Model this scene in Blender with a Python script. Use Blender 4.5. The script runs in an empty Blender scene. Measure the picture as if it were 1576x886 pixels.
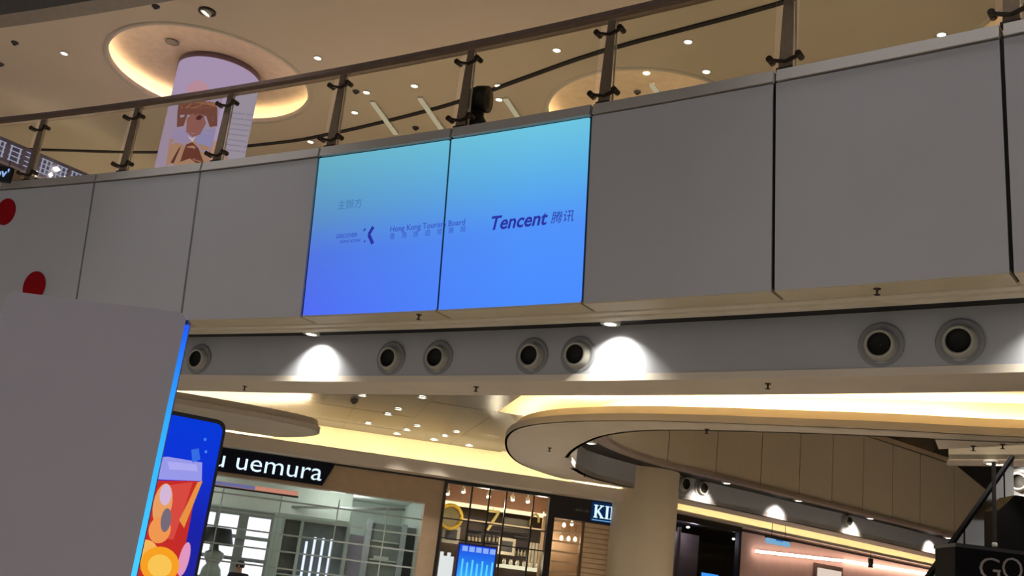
import bpy, bmesh, math, random
from mathutils import Vector, Matrix, geometry
random.seed(4)
rad = math.radians
SC = bpy.context.scene
COL = SC.collection

# ------------------------------------------------------------------ camera, world, exposure
FPX, PITCH, ROLL, EYE = 1600.0, rad(16.5), rad(7.0), 1.6
_f = Vector((0, math.cos(PITCH), math.sin(PITCH)))
_u0 = Vector((0, -math.sin(PITCH), math.cos(PITCH)))
_r0 = Vector((1, 0, 0))
CR = _r0 * math.cos(ROLL) + _u0 * math.sin(ROLL)
CU = -_r0 * math.sin(ROLL) + _u0 * math.cos(ROLL)
cam = bpy.data.objects.new('camera', bpy.data.cameras.new('camera'))
COL.objects.link(cam)
cam.matrix_world = Matrix(((CR.x, CU.x, -_f.x, 0), (CR.y, CU.y, -_f.y, 0), (CR.z, CU.z, -_f.z, EYE), (0, 0, 0, 1)))
cam.data.sensor_width = 36.0
cam.data.lens = FPX / 1576 * 36.0
cam.data.clip_end = 300
SC.camera = cam

w = bpy.data.worlds.new('world'); SC.world = w; w.use_nodes = True
w.node_tree.nodes['Background'].inputs[0].default_value = (0.95, 0.95, 1.0, 1)
w.node_tree.nodes['Background'].inputs[1].default_value = 0.45

for x_, y_, p_, c_ in ((-14, 10, 6500, 46), (-8, 6, 6500, 46), (-2, 3, 6500, 46), (4, 0, 6500, 46), (-5, 12, 3500, 40), (3, 7, 3500, 40), (9, 17, 5600, 60), (13, 22, 5600, 60)):   # unseen spots added so floor bounce lights the soffits and far balcony
    L_ = bpy.data.lights.new('added_bounce_spot', 'SPOT'); L_.energy = p_; L_.spot_size = rad(c_); L_.spot_blend = .7; L_.shadow_soft_size = .4; L_.color = (1, .98, .95)
    o_ = bpy.data.objects.new('added_bounce_spot', L_); COL.objects.link(o_); o_.location = (x_, y_, 15.6 if y_ < 14 else 10.4)

vs = SC.view_settings
vs.view_transform = 'Standard'; vs.look = 'None'; vs.gamma = 1.0; vs.exposure = 0.0; vs.use_curve_mapping = False
SC.cycles.use_denoising = True
SC.cycles.max_bounces = 7
SC.cycles.diffuse_bounces = 4
SC.cycles.transparent_max_bounces = 24
SC.cycles.caustics_reflective = False
SC.cycles.caustics_refractive = False
SC.cycles.sample_clamp_indirect = 4.0

# ------------------------------------------------------------------ sight helpers (used once, to lay out real planes)
def ray(px, py):
    return _f * FPX + CR * (px - 788.0) - CU * (py - 443.0)
def atz(px, py, z):
    d = ray(px, py); return Vector((0, 0, EYE)) + d * ((z - EYE) / d.z)
def aty(px, py, y):
    d = ray(px, py); return Vector((0, 0, EYE)) + d * (y / d.y)
C0 = Vector((-36.5, -43.5))
def rp(R, th, z):
    a = rad(th); return Vector((C0.x + R * math.cos(a), C0.y + R * math.sin(a), z))
def rot_at(th): return rad(th - 90)

# ------------------------------------------------------------------ materials
def lin(c):
    return tuple(((x / 255) / 12.92 if x / 255 <= .04045 else ((x / 255 + .055) / 1.055) ** 2.4) for x in c[:3]) + (1,)
MATS = {}
def mat(name, rgb, rough=.5, metal=0.0, noise=.08, scale=6.0, stretch=(1, 1, 1), bump=0.0, spec=.5):
    if name in MATS: return MATS[name]
    m = bpy.data.materials.new(name); m.use_nodes = True; nt = m.node_tree
    b = nt.nodes['Principled BSDF']
    b.inputs['Roughness'].default_value = rough; b.inputs['Metallic'].default_value = metal
    b.inputs['Specular IOR Level'].default_value = spec
    tc = nt.nodes.new('ShaderNodeTexCoord'); mp = nt.nodes.new('ShaderNodeMapping'); mp.inputs['Scale'].default_value = stretch
    nz = nt.nodes.new('ShaderNodeTexNoise'); nz.inputs['Scale'].default_value = scale; nz.inputs['Detail'].default_value = 4
    nt.links.new(tc.outputs['Object'], mp.inputs[0]); nt.links.new(mp.outputs[0], nz.inputs['Vector'])
    rmp = nt.nodes.new('ShaderNodeValToRGB')
    c = lin(rgb)
    rmp.color_ramp.elements[0].position = .3; rmp.color_ramp.elements[1].position = .7
    rmp.color_ramp.elements[0].color = tuple(x * (1 - noise) for x in c[:3]) + (1,)
    rmp.color_ramp.elements[1].color = tuple(min(1, x * (1 + noise)) for x in c[:3]) + (1,)
    nt.links.new(nz.outputs[0], rmp.inputs[0]); nt.links.new(rmp.outputs[0], b.inputs['Base Color'])
    if bump:
        bp = nt.nodes.new('ShaderNodeBump'); bp.inputs['Strength'].default_value = bump; bp.inputs['Distance'].default_value = .01
        nt.links.new(nz.outputs[0], bp.inputs['Height']); nt.links.new(bp.outputs[0], b.inputs['Normal'])
    MATS[name] = m; return m
def glow(name, rgb, s=1.0, grad=None):
    """light-giving surface; grad = (z0, rgb0, z1, rgb1) for what a screen shows along its height"""
    if name in MATS: return MATS[name]
    m = bpy.data.materials.new(name); m.use_nodes = True; nt = m.node_tree
    for n in list(nt.nodes): nt.nodes.remove(n)
    o = nt.nodes.new('ShaderNodeOutputMaterial'); e = nt.nodes.new('ShaderNodeEmission')
    e.inputs[0].default_value = lin(rgb); e.inputs[1].default_value = s
    nt.links.new(e.outputs[0], o.inputs[0])
    if grad:
        g = nt.nodes.new('ShaderNodeNewGeometry'); sx = nt.nodes.new('ShaderNodeSeparateXYZ'); mr = nt.nodes.new('ShaderNodeMapRange')
        rmp = nt.nodes.new('ShaderNodeValToRGB')
        nt.links.new(g.outputs['Position'], sx.inputs[0]); nt.links.new(sx.outputs[2], mr.inputs[0])
        mr.inputs[1].default_value = grad[0]; mr.inputs[2].default_value = grad[1]
        els = grad[2]
        while len(rmp.color_ramp.elements) < len(els): rmp.color_ramp.elements.new(.5)
        for el, (p, c) in zip(rmp.color_ramp.elements, els): el.position = p; el.color = lin(c)
        nt.links.new(mr.outputs[0], rmp.inputs[0]); nt.links.new(rmp.outputs[0], e.inputs[0])
    MATS[name] = m; return m
def glassmat(name, tint, refl=.06):
    m = bpy.data.materials.new(name); m.use_nodes = True; nt = m.node_tree
    for n in list(nt.nodes): nt.nodes.remove(n)
    o = nt.nodes.new('ShaderNodeOutputMaterial'); t = nt.nodes.new('ShaderNodeBsdfTransparent'); g = nt.nodes.new('ShaderNodeBsdfGlossy')
    fr = nt.nodes.new('ShaderNodeFresnel'); fr.inputs[0].default_value = 1.45; mx = nt.nodes.new('ShaderNodeMixShader')
    t.inputs[0].default_value = tint + (1,); g.inputs['Roughness'].default_value = .02
    ge = nt.nodes.new('ShaderNodeNewGeometry'); ms = nt.nodes.new('ShaderNodeMath'); ms.operation = 'SUBTRACT'; ms.use_clamp = True
    nt.links.new(fr.outputs[0], ms.inputs[0]); nt.links.new(ge.outputs['Backfacing'], ms.inputs[1])
    nt.links.new(ms.outputs[0], mx.inputs[0]); nt.links.new(t.outputs[0], mx.inputs[1]); nt.links.new(g.outputs[0], mx.inputs[2])
    nt.links.new(mx.outputs[0], o.inputs[0]); return m

M_panel = mat('grey_fascia_panel', (190, 190, 197), .42, noise=.015, scale=1.5)
M_cope = mat('grey_coping', (190, 184, 180), .4, noise=.02)
M_joint = mat('dark_joint', (40, 36, 36), .8)
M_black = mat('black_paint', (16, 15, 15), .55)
M_lip = mat('beige_lip_metal', (208, 196, 170), .33, noise=.05, scale=1.2)
M_lip2 = mat('pale_trim_metal', (236, 226, 206), .3, noise=.04)
M_beam = mat('grey_beam_plaster', (168, 170, 176), .6, noise=.03, scale=2)
M_soffit = mat('beige_plaster_soffit', (218, 206, 190), .7, noise=.03, scale=2)
M_ceil = mat('warm_ceiling_plaster', (210, 195, 176), .8, noise=.02, scale=.6)
M_metalc = mat('brushed_bronze_ceiling', (126, 124, 120), .27, metal=.6, noise=.18, scale=2.2, stretch=(.35, 3.5, 1))
M_cove = mat('cream_cove_paint', (240, 222, 180), .7, noise=.03)
M_handrail = mat('dark_brown_handrail', (122, 102, 94), .4, noise=.1, scale=9)
M_steel = mat('bronze_steel_post', (160, 140, 118), .32, metal=.5, noise=.1, scale=20)
M_clamp = mat('dark_steel_clamp', (70, 58, 48), .35, metal=.7)
M_glass = glassmat('balustrade_glass', (.93, .935, .88))
M_shopglass = glassmat('shop_glass', (.95, .96, .95))
M_red = mat('red_sticker', (158, 12, 24), .8, noise=.06, spec=.1)
M_nozzle = mat('grey_nozzle', (168, 166, 156), .35, noise=.03)
M_flange = mat('shaded_nozzle_flange', (132, 133, 136), .6, noise=.03)  # beam grey darkened to put the recess shade into the flange
M_throat = mat('dark_throat', (20, 17, 10), .8)
M_fitting = mat('white_fitting', (226, 222, 214), .4)
M_dark = mat('dark_grey_paint', (52, 48, 50), .6)
M_tile = mat('pale_stone_floor', (206, 194, 176), .3, noise=.05)
M_lamp = glow('downlight_lamp', (255, 246, 228), 9.0)
M_led = glow('warm_led_strip', (255, 230, 190), 46.0)
M_led2 = glow('warm_led_strip_bright', (255, 234, 196), 100.0)
M_tube = glow('linear_tube', (226, 212, 184), .62)

# ------------------------------------------------------------------ mesh builder
def offset(path, t):
    out = []
    for i, p in enumerate(path):
        d = (path[min(i + 1, len(path) - 1)] - path[max(i - 1, 0)]).normalized(); out.append(p + Vector((-d.y, d.x)) * t)
    return out
ORG = {}
class MB:
    def __init__(s): s.v = []; s.f = []; s.sm = []
    def add(s, vs_, fs, smooth=False):
        n = len(s.v); s.v += [Vector(p) for p in vs_]
        for f in fs: s.f.append([i + n for i in f]); s.sm.append(smooth)
        return s
    def box(s, c, d, rz=0.0, M=None):
        c = Vector(c); M = M or Matrix.Rotation(rz, 3, 'Z')
        P = [c + M @ Vector((x * d[0] / 2, y * d[1] / 2, z * d[2] / 2)) for x in (-1, 1) for y in (-1, 1) for z in (-1, 1)]
        return s.add(P, [(0, 1, 3, 2), (4, 6, 7, 5), (0, 4, 5, 1), (2, 3, 7, 6), (0, 2, 6, 4), (1, 5, 7, 3)])
    def bar(s, p0, p1, wd, dp, up=Vector((0, 0, 1)), w2=None, d2=None):
        p0 = Vector(p0); p1 = Vector(p1); a = (p1 - p0).normalized()
        if abs(a.dot(up)) > .99: up = Vector((0, 1, 0))
        x = a.cross(up).normalized(); y = x.cross(a)
        w2 = wd if w2 is None else w2; d2 = dp if d2 is None else d2
        P = [p0 + x * i * wd / 2 + y * j * dp / 2 for i, j in ((-1, -1), (1, -1), (1, 1), (-1, 1))] + \
            [p1 + x * i * w2 / 2 + y * j * d2 / 2 for i, j in ((-1, -1), (1, -1), (1, 1), (-1, 1))]
        return s.add(P, [(3, 2, 1, 0), (4, 5, 6, 7), (0, 1, 5, 4), (1, 2, 6, 5), (2, 3, 7, 6), (3, 0, 4, 7)])
    def tube(s, pts, r, n=8, closed=False):
        pts = [Vector(p) for p in pts]; P = []; m = len(pts)
        rs = r if isinstance(r, (list, tuple)) else [r] * m
        for i, p in enumerate(pts):
            a = pts[(i + 1) % m] if (closed or i < m - 1) else p; b = pts[i - 1] if (closed or i > 0) else p
            t = (a - b).normalized(); up = Vector((0, 0, 1)) if abs(t.z) < .95 else Vector((0, 1, 0))
            x = t.cross(up).normalized(); y = x.cross(t)
            P += [p + (x * math.cos(k * 2 * math.pi / n) + y * math.sin(k * 2 * math.pi / n)) * rs[i] for k in range(n)]
        F = []
        for i in range(m if closed else m - 1):
            j = (i + 1) % m
            F += [(i * n + k, i * n + (k + 1) % n, j * n + (k + 1) % n, j * n + k) for k in range(n)]
        s.add(P, F, True)
        if not closed:
            k = len(s.v) - len(P)
            s.f.append([k + q for q in range(n)][::-1]); s.sm.append(False)
            s.f.append([k + (m - 1) * n + q for q in range(n)]); s.sm.append(False)
        return s
    def cyl(s, p0, p1, r, n=20, r2=None): return s.tube([p0, p1], [r, r if r2 is None else r2], n)
    def lathe(s, prof, n=32, M=None, c=(0, 0, 0), smooth=True):
        M = M or Matrix.Identity(3); c = Vector(c)
        P = [c + M @ Vector((r * math.cos(k * 2 * math.pi / n), r * math.sin(k * 2 * math.pi / n), z)) for r, z in prof for k in range(n)]
        F = [(i * n + k, i * n + (k + 1) % n, (i + 1) * n + (k + 1) % n, (i + 1) * n + k) for i in range(len(prof) - 1) for k in range(n)]
        return s.add(P, F, smooth)
    def prism(s, loops, z0, z1, M=None):
        """loops: outer polygon and holes, 2-D; extruded from z0 to z1 (M maps local to world)"""
        if not isinstance(loops[0][0], (tuple, list, Vector)): loops = [loops]
        fn = M or (lambda x, y, z: Vector((x, y, z)))
        L3 = [[Vector((p[0], p[1], 0)) for p in L] for L in loops]
        flat = [p for L in L3 for p in L]; n = len(flat)
        if len(L3) == 1: tri = geometry.tessellate_polygon(L3)
        else:
            bm = bmesh.new(); ed_ = []
            for L in L3:
                bv = [bm.verts.new(p) for p in L]; ed_ += [bm.edges.new((bv[i - 1], bv[i])) for i in range(len(bv))]
            bm.verts.index_update()
            bmesh.ops.triangle_fill(bm, use_beauty=True, use_dissolve=False, edges=ed_)
            tri = [tuple(v.index for v in f_.verts) for f_ in bm.faces]; bm.free()
        P = [fn(p.x, p.y, z0) for p in flat] + [fn(p.x, p.y, z1) for p in flat]
        F = [tuple(t) for t in tri] + [tuple(i + n for i in t)[::-1] for t in tri]
        k = 0
        for L in L3:
            m = len(L); F += [(k + i, k + (i + 1) % m, k + (i + 1) % m + n, k + i + n) for i in range(m)]; k += m
        return s.add(P, F)
    def sweep(s, prof, t0, t1, n=None):
        """closed (R, z) profile carried along the atrium ring"""
        n = n or max(2, int(abs(t1 - t0) / .6) + 1); m = len(prof)
        P = [rp(R, t0 + (t1 - t0) * i / n, z) for i in range(n + 1) for R, z in prof]
        F = [(i * m + k, i * m + (k + 1) % m, (i + 1) * m + (k + 1) % m, (i + 1) * m + k) for i in range(n) for k in range(m)]
        F += [tuple(range(m))[::-1], tuple(n * m + k for k in range(m))]
        return s.add(P, F)
    def wall(s, path, z0, z1, t):
        """vertical band of thickness t (to the left of the path) along a plan polyline"""
        path = [Vector((p[0], p[1], 0)) for p in path]; off = []
        for i, p in enumerate(path):
            d = (path[min(i + 1, len(path) - 1)] - path[max(i - 1, 0)]).normalized(); off.append(p + Vector((-d.y, d.x, 0)) * t)
        for i in range(len(path) - 1):
            a, b, c, d = path[i], path[i + 1], off[i + 1], off[i]
            P = [Vector((q.x, q.y, z)) for z in (z0, z1) for q in (a, b, c, d)]
            F = [(3, 2, 1, 0), (4, 5, 6, 7), (0, 1, 5, 4), (2, 3, 7, 6)]
            if i == 0: F.append((3, 0, 4, 7))
            if i == len(path) - 2: F.append((1, 2, 6, 5))
            s.add(P, F)
        return s
    def slope(s, path, z0, z1, t0, t1, th=.04):
        a0 = offset(path, t0); a1 = offset(path, t1); b0 = offset(path, t0 + th * (1 if t1 > t0 else -1)); b1_ = offset(path, t1 + th * (1 if t1 > t0 else -1))
        for i in range(len(path) - 1):
            P = [Vector((q.x, q.y, z)) for q, z in ((a0[i], z0), (a0[i + 1], z0), (a1[i + 1], z1), (a1[i], z1), (b0[i], z0), (b0[i + 1], z0), (b1_[i + 1], z1), (b1_[i], z1))]
            s.add(P, [(0, 1, 2, 3), (7, 6, 5, 4), (0, 4, 5, 1), (3, 2, 6, 7)])
        return s
    def build(s, name, m, parent=None, origin=None, fix=True):
        o_ = ORG.get(parent.name, Vector((0, 0, 0))) if parent else Vector(origin or (0, 0, 0))
        me = bpy.data.meshes.new(name); me.from_pydata([tuple(p - o_) for p in s.v], [], s.f)
        me.polygons.foreach_set('use_smooth', s.sm)
        if fix:
            bm = bmesh.new(); bm.from_mesh(me); bmesh.ops.recalc_face_normals(bm, faces=bm.faces); bm.to_mesh(me); bm.free()
        me.materials.append(m); ob = bpy.data.objects.new(name, me); COL.objects.link(ob)
        if parent: ob.parent = parent
        else: ob.location = o_
        ORG[ob.name] = o_
        return ob
def tag(o, label=None, cat=None, group=None, kind=None):
    if label: o['label'] = label
    if cat: o['category'] = cat
    if group: o['group'] = group
    if kind: o['kind'] = kind
    return o
def empty(name, loc, label=None, cat=None, group=None, kind=None, rz=0.0):
    o = bpy.data.objects.new(name, None); COL.objects.link(o); o.location = loc; o.rotation_euler = (0, 0, rz); o.empty_display_size = .1
    ORG[o.name] = Vector(loc); return tag(o, label, cat, group, kind)
def copy_tree(o, parent=None):
    c = o.copy(); COL.objects.link(c)
    if parent: c.parent = parent
    for ch in list(o.children): copy_tree(ch, c)
    return c
def place(proto, used, loc, rz, label, group=None):
    o = proto if not used else copy_tree(proto)
    used.append(1); o.location = loc; o.rotation_euler = (0, 0, rz); o['label'] = label
    if group: o['group'] = group
    return o
def spot(name, parent, loc, d, power, cone=70, blend=.6, color=(1, .9, .75), r=.03):
    L = bpy.data.lights.new(name, 'SPOT'); L.energy = power; L.spot_size = rad(cone); L.spot_blend = blend; L.color = color; L.shadow_soft_size = r
    o = bpy.data.objects.new(name, L); COL.objects.link(o); o.parent = parent; o.location = loc
    o.rotation_euler = Vector(d).to_track_quat('-Z', 'Y').to_euler(); return o
def point(name, parent, loc, power, color=(1, 1, 1), r=.15):
    L = bpy.data.lights.new(name, 'POINT'); L.energy = power; L.color = color; L.shadow_soft_size = r
    o = bpy.data.objects.new(name, L); COL.objects.link(o); o.parent = parent; o.location = loc; return o
def catmull(P, k=4):
    P = [Vector((p[0], p[1])) for p in P]; out = []
    for i in range(len(P) - 1):
        a, b, c, d = P[max(i - 1, 0)], P[i], P[i + 1], P[min(i + 2, len(P) - 1)]
        for j in range(k):
            t = j / k
            out.append(((b * 2) + (c - a) * t + (a * 2 - b * 5 + c * 4 - d) * t * t + (b * 3 - a - c * 3 + d) * t ** 3) * .5)
    return out + [P[-1]]
def text_mesh(body, depth=0.0, bold=0.0, shear=0.0, res=3):
    c = bpy.data.curves.new('lettering', 'FONT'); c.body = body; c.extrude = depth; c.offset = bold; c.shear = shear; c.resolution_u = res
    o = bpy.data.objects.new('lettering', c); COL.objects.link(o)
    me = bpy.data.meshes.new_from_object(o.evaluated_get(bpy.context.evaluated_depsgraph_get()))
    bpy.data.objects.remove(o); bpy.data.curves.remove(c)
    V = [Vector(v.co) for v in me.vertices]; F = [tuple(p.vertices) for p in me.polygons]; bpy.data.meshes.remove(me)
    x0 = min(v.x for v in V); x1 = max(v.x for v in V); y0 = min(v.y for v in V); y1 = max(v.y for v in V)
    return V, F, (x0, y0, x1, y1)
def lettering(name, body, m, parent, fn, width, height=None, depth=0.0, bold=0.0, shear=0.0, split=False):
    """fn(u, v, w) -> world; text starts at u=0, baseline v=0"""
    V, F, (x0, y0, x1, y1) = text_mesh(body, depth, bold, shear)
    s = width / (x1 - x0); sv = s if height is None else height / (y1 - y0)
    if split:                                    # one object per letter (letters made of one piece each)
        par = list(range(len(V)))
        def root(i):
            while par[i] != i: par[i] = par[par[i]]; i = par[i]
            return i
        for f_ in F:
            for q in f_[1:]: par[root(q)] = root(f_[0])
        groups = {}
        for k, f_ in enumerate(F): groups.setdefault(root(f_[0]), []).append(f_)
        # front, back and rim of one letter overlap in x: join them
        spans = sorted((min(V[i].x for f_ in fs for i in f_), max(V[i].x for f_ in fs for i in f_), fs) for fs in groups.values())
        outl = []
        for a, b, fs in spans:
            if outl and a < outl[-1][1] - .25 * (b - a): outl[-1] = (outl[-1][0], max(b, outl[-1][1]), outl[-1][2] + fs)
            else: outl.append((a, b, fs))
        for a, b, fs in outl:
            ids = sorted({i for f_ in fs for i in f_}); ix = {i: k for k, i in enumerate(ids)}
            MB().add([fn((V[i].x - x0) * s, (V[i].y if height is None else V[i].y - y0) * sv, V[i].z) for i in ids], [tuple(ix[i] for i in f_) for f_ in fs]).build(name, m, parent, fix=False)
        return None
    return MB().add([fn((v.x - x0) * s, (v.y if height is None else v.y - y0) * sv, v.z) for v in V], F).build(name, m, parent, fix=False)

# ================================================================== LARGE STRUCTURE
ZT, ZB = 6.80, 4.70                       # top and bottom of the balcony panels
RT, RB = 65.55, 65.77
def Rz(z): return RB + (RT - RB) * (z - ZB) / (ZT - ZB)
SEAMS = [70.0, 68.15, 66.32, 64.49, 62.68, 60.84, 58.99, 57.17, 55.49, 53.65, 51.82, 49.99, 48.15, 46.3]
g = .016                                   # half joint, degrees

tag(MB().box((0, 12, -.1), (120, 110, .2)).build('floor', M_tile), 'pale stone mall floor at ground level', kind='structure')
tag(MB().box((0, 12, 16.1), (120, 110, .2)).build('ceiling', M_dark), 'dark high roof over the mall atrium', kind='structure')

# hole of the second atrium and the floating ring slab around it
NEAR = [(11, 9.0), (8, 10.9), (6.16, 11.96), (4.77, 12.52), (3.61, 13.08), (2.76, 13.5), (1.83, 14.05), (1.19, 14.6), (.68, 15.2), (.34, 15.95), (.21, 16.8), (.2, 17.73), (.30, 19.03), (.55, 20.25), (.95, 21.1), (1.55, 21.9), (2.75, 23.0)]
FAR = [(4.3, 23.9), (5.9, 25.0), (9, 27.3), (11.6, 29.3), (14.5, 31.6), (18, 34.4)]
HOLE_N = [(1.36, 18.6), (1.38, 17.6), (1.50, 16.5), (1.73, 15.5), (2.25, 14.65), (3.34, 13.85), (4.69, 13.11), (5.46, 12.77)]
HOLE_F = [(1.62, 19.9), (2.0, 20.9), (2.6, 21.62), (4.1, 22.74), (5.7, 23.85), (8.81, 26.1), (10.69, 27.5), (12.79, 29.2), (16, 31.7)]
near_c = catmull(NEAR); hole_c = catmull(HOLE_N); holef_c = catmull(HOLE_F, 3)
outer = near_c + catmull(FAR, 2) + [Vector((24, 34)), Vector((24, 2))]
hole = hole_c + [Vector(p) for p in ((5.78, 13.4), (6.4, 12.45), (8.3, 11.6), (11.2, 10.0), (22, 4), (22, 31.7))] + holef_c[::-1]
slab = MB().prism([outer, hole], 4.10, 4.20).build('ceiling', M_soffit)
tag(slab, 'curved beige ring soffit around the second atrium opening', kind='structure')
ring_face = MB().slope(near_c, 4.10, 4.33, 0, -.13).build('ring_face', M_soffit, slab)
MB().wall(hole_c + [Vector(p) for p in ((6.4, 12.3), (8.3, 11.35), (11.2, 9.7))], 4.10, 6.9, -.06).build('ring_upstand', M_cove, slab)

# lower (ground level) ceiling, pierced by the same opening
arc = [rp(66.95, t, 0).xy for t in range(44, 78, 2)]
lowout = arc[::-1] + [Vector((24, 4)), Vector((24, 42)), Vector((-30, 42)), Vector((-30, 22))]
lowout = [rp(66.95, t, 0).xy for t in (80, 76, 72, 68, 66, 64, 62, 60, 58, 56, 54, 52, 50, 48, 46, 44, 42, 40)] + [Vector((24, 2)), Vector((24, 42)), Vector((-30, 42))]
hole2 = [Vector(p) for p in hole]
low = tag(MB().prism([lowout, hole2], 4.60, 4.66).build('ceiling', M_metalc), 'glossy bronze metal ceiling above the shop fronts', kind='structure')
tag(MB().prism([lowout, hole2], 6.40, 6.60).build('floor', M_tile), 'upper floor slab behind the balcony', kind='structure')

# upper ceiling with two round cove recesses
COVE = [(Vector((-6.35, 18.5)), 1.97), (Vector((2.15, 18.0)), 1.95), (Vector((8.42, 13.8)), 1.95)]
up_out = [rp(66.4, t, 0).xy for t in range(80, 38, -2)] + [Vector((30, 6)), Vector((30, 44)), Vector((-36, 44))]
circ = [[c + Vector((math.cos(a * math.pi / 36), math.sin(a * math.pi / 36))) * r for a in range(72)] for c, r in COVE]
upc = tag(MB().prism([up_out] + circ, 10.60, 10.68).build('ceiling', M_ceil), 'warm beige upper floor ceiling with round recesses', kind='structure')
for i, (c, r) in enumerate(COVE):
    MB().lathe([(r + .28, 10.68), (r + .28, 10.98), (.01, 10.98)], 72, c=(c.x, c.y, 0)).build('recess', mat('recess_paint', (214, 190, 164), .7), upc)
    MB().lathe([(r - .07, 10.58), (r + .02, 10.58), (r + .02, 10.70), (r - .07, 10.66), (r - .07, 10.58)], 72, c=(c.x, c.y, 0)).build('recess_rim', M_soffit, upc)
    MB().tube([(c.x + math.cos(k * math.pi / 24) * (r + .13), c.y + math.sin(k * math.pi / 24) * (r + .13), 10.71) for k in range(48)], .018, 6, True).build('led_strip', M_led, upc)
random.seed(11)
for i in range(7):
    for j in range(5):
        pc_ = Vector((-5.6 + i * 1.12 - j * .372, 13.4 + i * .213 + j * 1.917)); tl_ = Matrix.Rotation(rad(10.8), 3, 'Z') @ Matrix.Rotation(rad(random.uniform(-.12, .12)), 3, 'X') @ Matrix.Rotation(rad(random.uniform(-.12, .12)), 3, 'Y')
        if min((pc_ + Vector((a, b)) - C0).length for a in (-.6, .6) for b in (-1, 1)) < 67.3 or (pc_.x > -.35 and pc_.y < 18.2): continue
        MB().box((pc_.x, pc_.y, 4.572), (1.1365, 1.948, .010), M=tl_).build('ceiling_panel', M_metalc, low)
# fire shutter slot in the upper ceiling
slotp = catmull([atz(x, y, 10.6).xy for x, y in ((-60, 226), (55, 228), (250, 232), (420, 218), (500, 205), (600, 182), (700, 155), (800, 119), (930, 74), (1190, 4), (1300, -40))], 4)
tag(MB().wall(slotp, 10.57, 10.605, .09).build('trim_1', M_joint), 'dark curved shutter slot in the upper ceiling', kind='structure')
# edge of the storey above
tag(MB().sweep([(66.05, 10.52), (66.42, 10.52), (66.42, 10.75), (66.42, 12.8), (66.05, 12.8)], 78, 46).build('trim_2', mat('dark_edge_trim', (120, 112, 104), .5)), 'grey edge band of the storey above, at top left', kind='structure')

M_olive = mat('olive_back_wall', (150, 134, 104), .8)
tag(MB().box((-2, 43.5, 8), (80, .3, 16)).build('wall_back', M_olive), 'plain wall far behind the upper floor', kind='structure')
tag(MB().box((24.5, 22, 8), (.3, 44, 16)).build('wall_right', M_olive), 'plain wall beyond the right end of the mall', kind='structure')
pb = aty(1411, 690, 29.5)
tag(MB().box((pb.x, 30, 8.6), (1.0, 1.0, 4.0)).build('wall_pier', mat('olive_pier', (112, 100, 74), .7)), 'square olive pier behind the far balcony', kind='structure')
# balcony: backing, panels, coping, lip
bal = tag(MB().sweep([(RT + .045, ZT + .05), (RB + .045, ZB + .03), (66.2, ZB + .03), (66.2, ZT + .05)], 70, 46.3).build('wall_balcony', M_joint), 'curved balcony front clad in large grey panels', kind='structure')
cop = tag(MB().sweep([(66.0, 6.82), (66.0, 6.94), (66.12, 6.94), (66.12, 6.60), (66.02, 6.60)], 70, 46.3).build('trim_3', M_cope), 'grey coping along the top of the balcony', kind='structure')
lip = tag(MB().sweep([(66.44, 4.745), (66.85, 4.745), (66.85, 4.80), (66.2, 4.80), (66.2, 4.76), (66.44, 4.76)], 70, 46.3).build('trim_4', M_black), 'black board for the slot shade and stepped metal lip under the balcony', kind='structure')  # black board stands in for the shade in the gap above the beam
for a, b in zip(SEAMS, SEAMS[1:]):
    if (a, b) not in ((58.99, 57.17), (57.17, 55.49)):
        MB().sweep([(RT, ZT), (RB, ZB), (RB + .03, ZB), (RT + .03, ZT)], a - g, b + g, 4).build('fascia_panel', M_panel, bal)
    MB().sweep([(65.54, 6.825), (65.55, 6.95), (66.02, 6.95), (66.02, 6.825)], a - g, b + g, 4).build('coping_piece', M_cope, cop)
    MB().sweep([(RB + .005, ZB - .012), (66.08, ZB - .012), (66.08, ZB + .03), (RB + .005, ZB + .03)], a - g, b + g, 4).build('lip_piece', M_lip, lip)
MB().sweep([(66.125, 4.685), (66.25, 4.69), (66.25, 4.73), (66.125, 4.73)], 70, 46.3).build('lip_step', M_lip2, lip)
MB().sweep([(66.29, 4.675), (66.43, 4.68), (66.43, 4.75), (66.29, 4.75)], 70, 46.3).build('lip_step', M_lip2, lip)

# beam with the air nozzles and the strip under it
tag(MB().sweep([(66.80, 4.10), (66.80, 4.76), (67.0, 4.76), (67.0, 4.10)], 70, 44, 60).build('wall_beam', M_beam), 'grey curved beam face below the balcony lip', kind='structure')
tag(MB().sweep([(66.79, 4.09), (67.56, 4.09), (67.56, 4.17), (66.79, 4.17)], 70, 44, 60).build('trim_5', M_soffit), 'flat beige soffit strip under the beam', kind='structure')

cvl = [rp(67.0, t, 0).xy for t in (59.2, 58, 56, 54, 52, 50, 48, 46, 44)]
MB().prism([cvl + [Vector((11.2, 9.9)), Vector((8.3, 11.5)), Vector((6.4, 12.4)), Vector((5.6, 12.85))] + [p + Vector((.05, .05)) for p in hole_c[::-1][:-4]] + [Vector((.9, 18.2)), Vector((-.2, 17.4))]], 4.575, 4.597).build('cove_ceiling', M_cove, low)
# cove light on the ring slab: led strip set back behind the face
lp = offset(near_c, -.32)
MB().tube([(p.x, p.y, 4.235) for p in lp[:33]], .025, 6).build('led_strip', M_led2, slab)
MB().tube([(p.x, p.y, 4.235) for p in lp[33:]], .02, 6).build('led_strip', M_led, slab)

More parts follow.
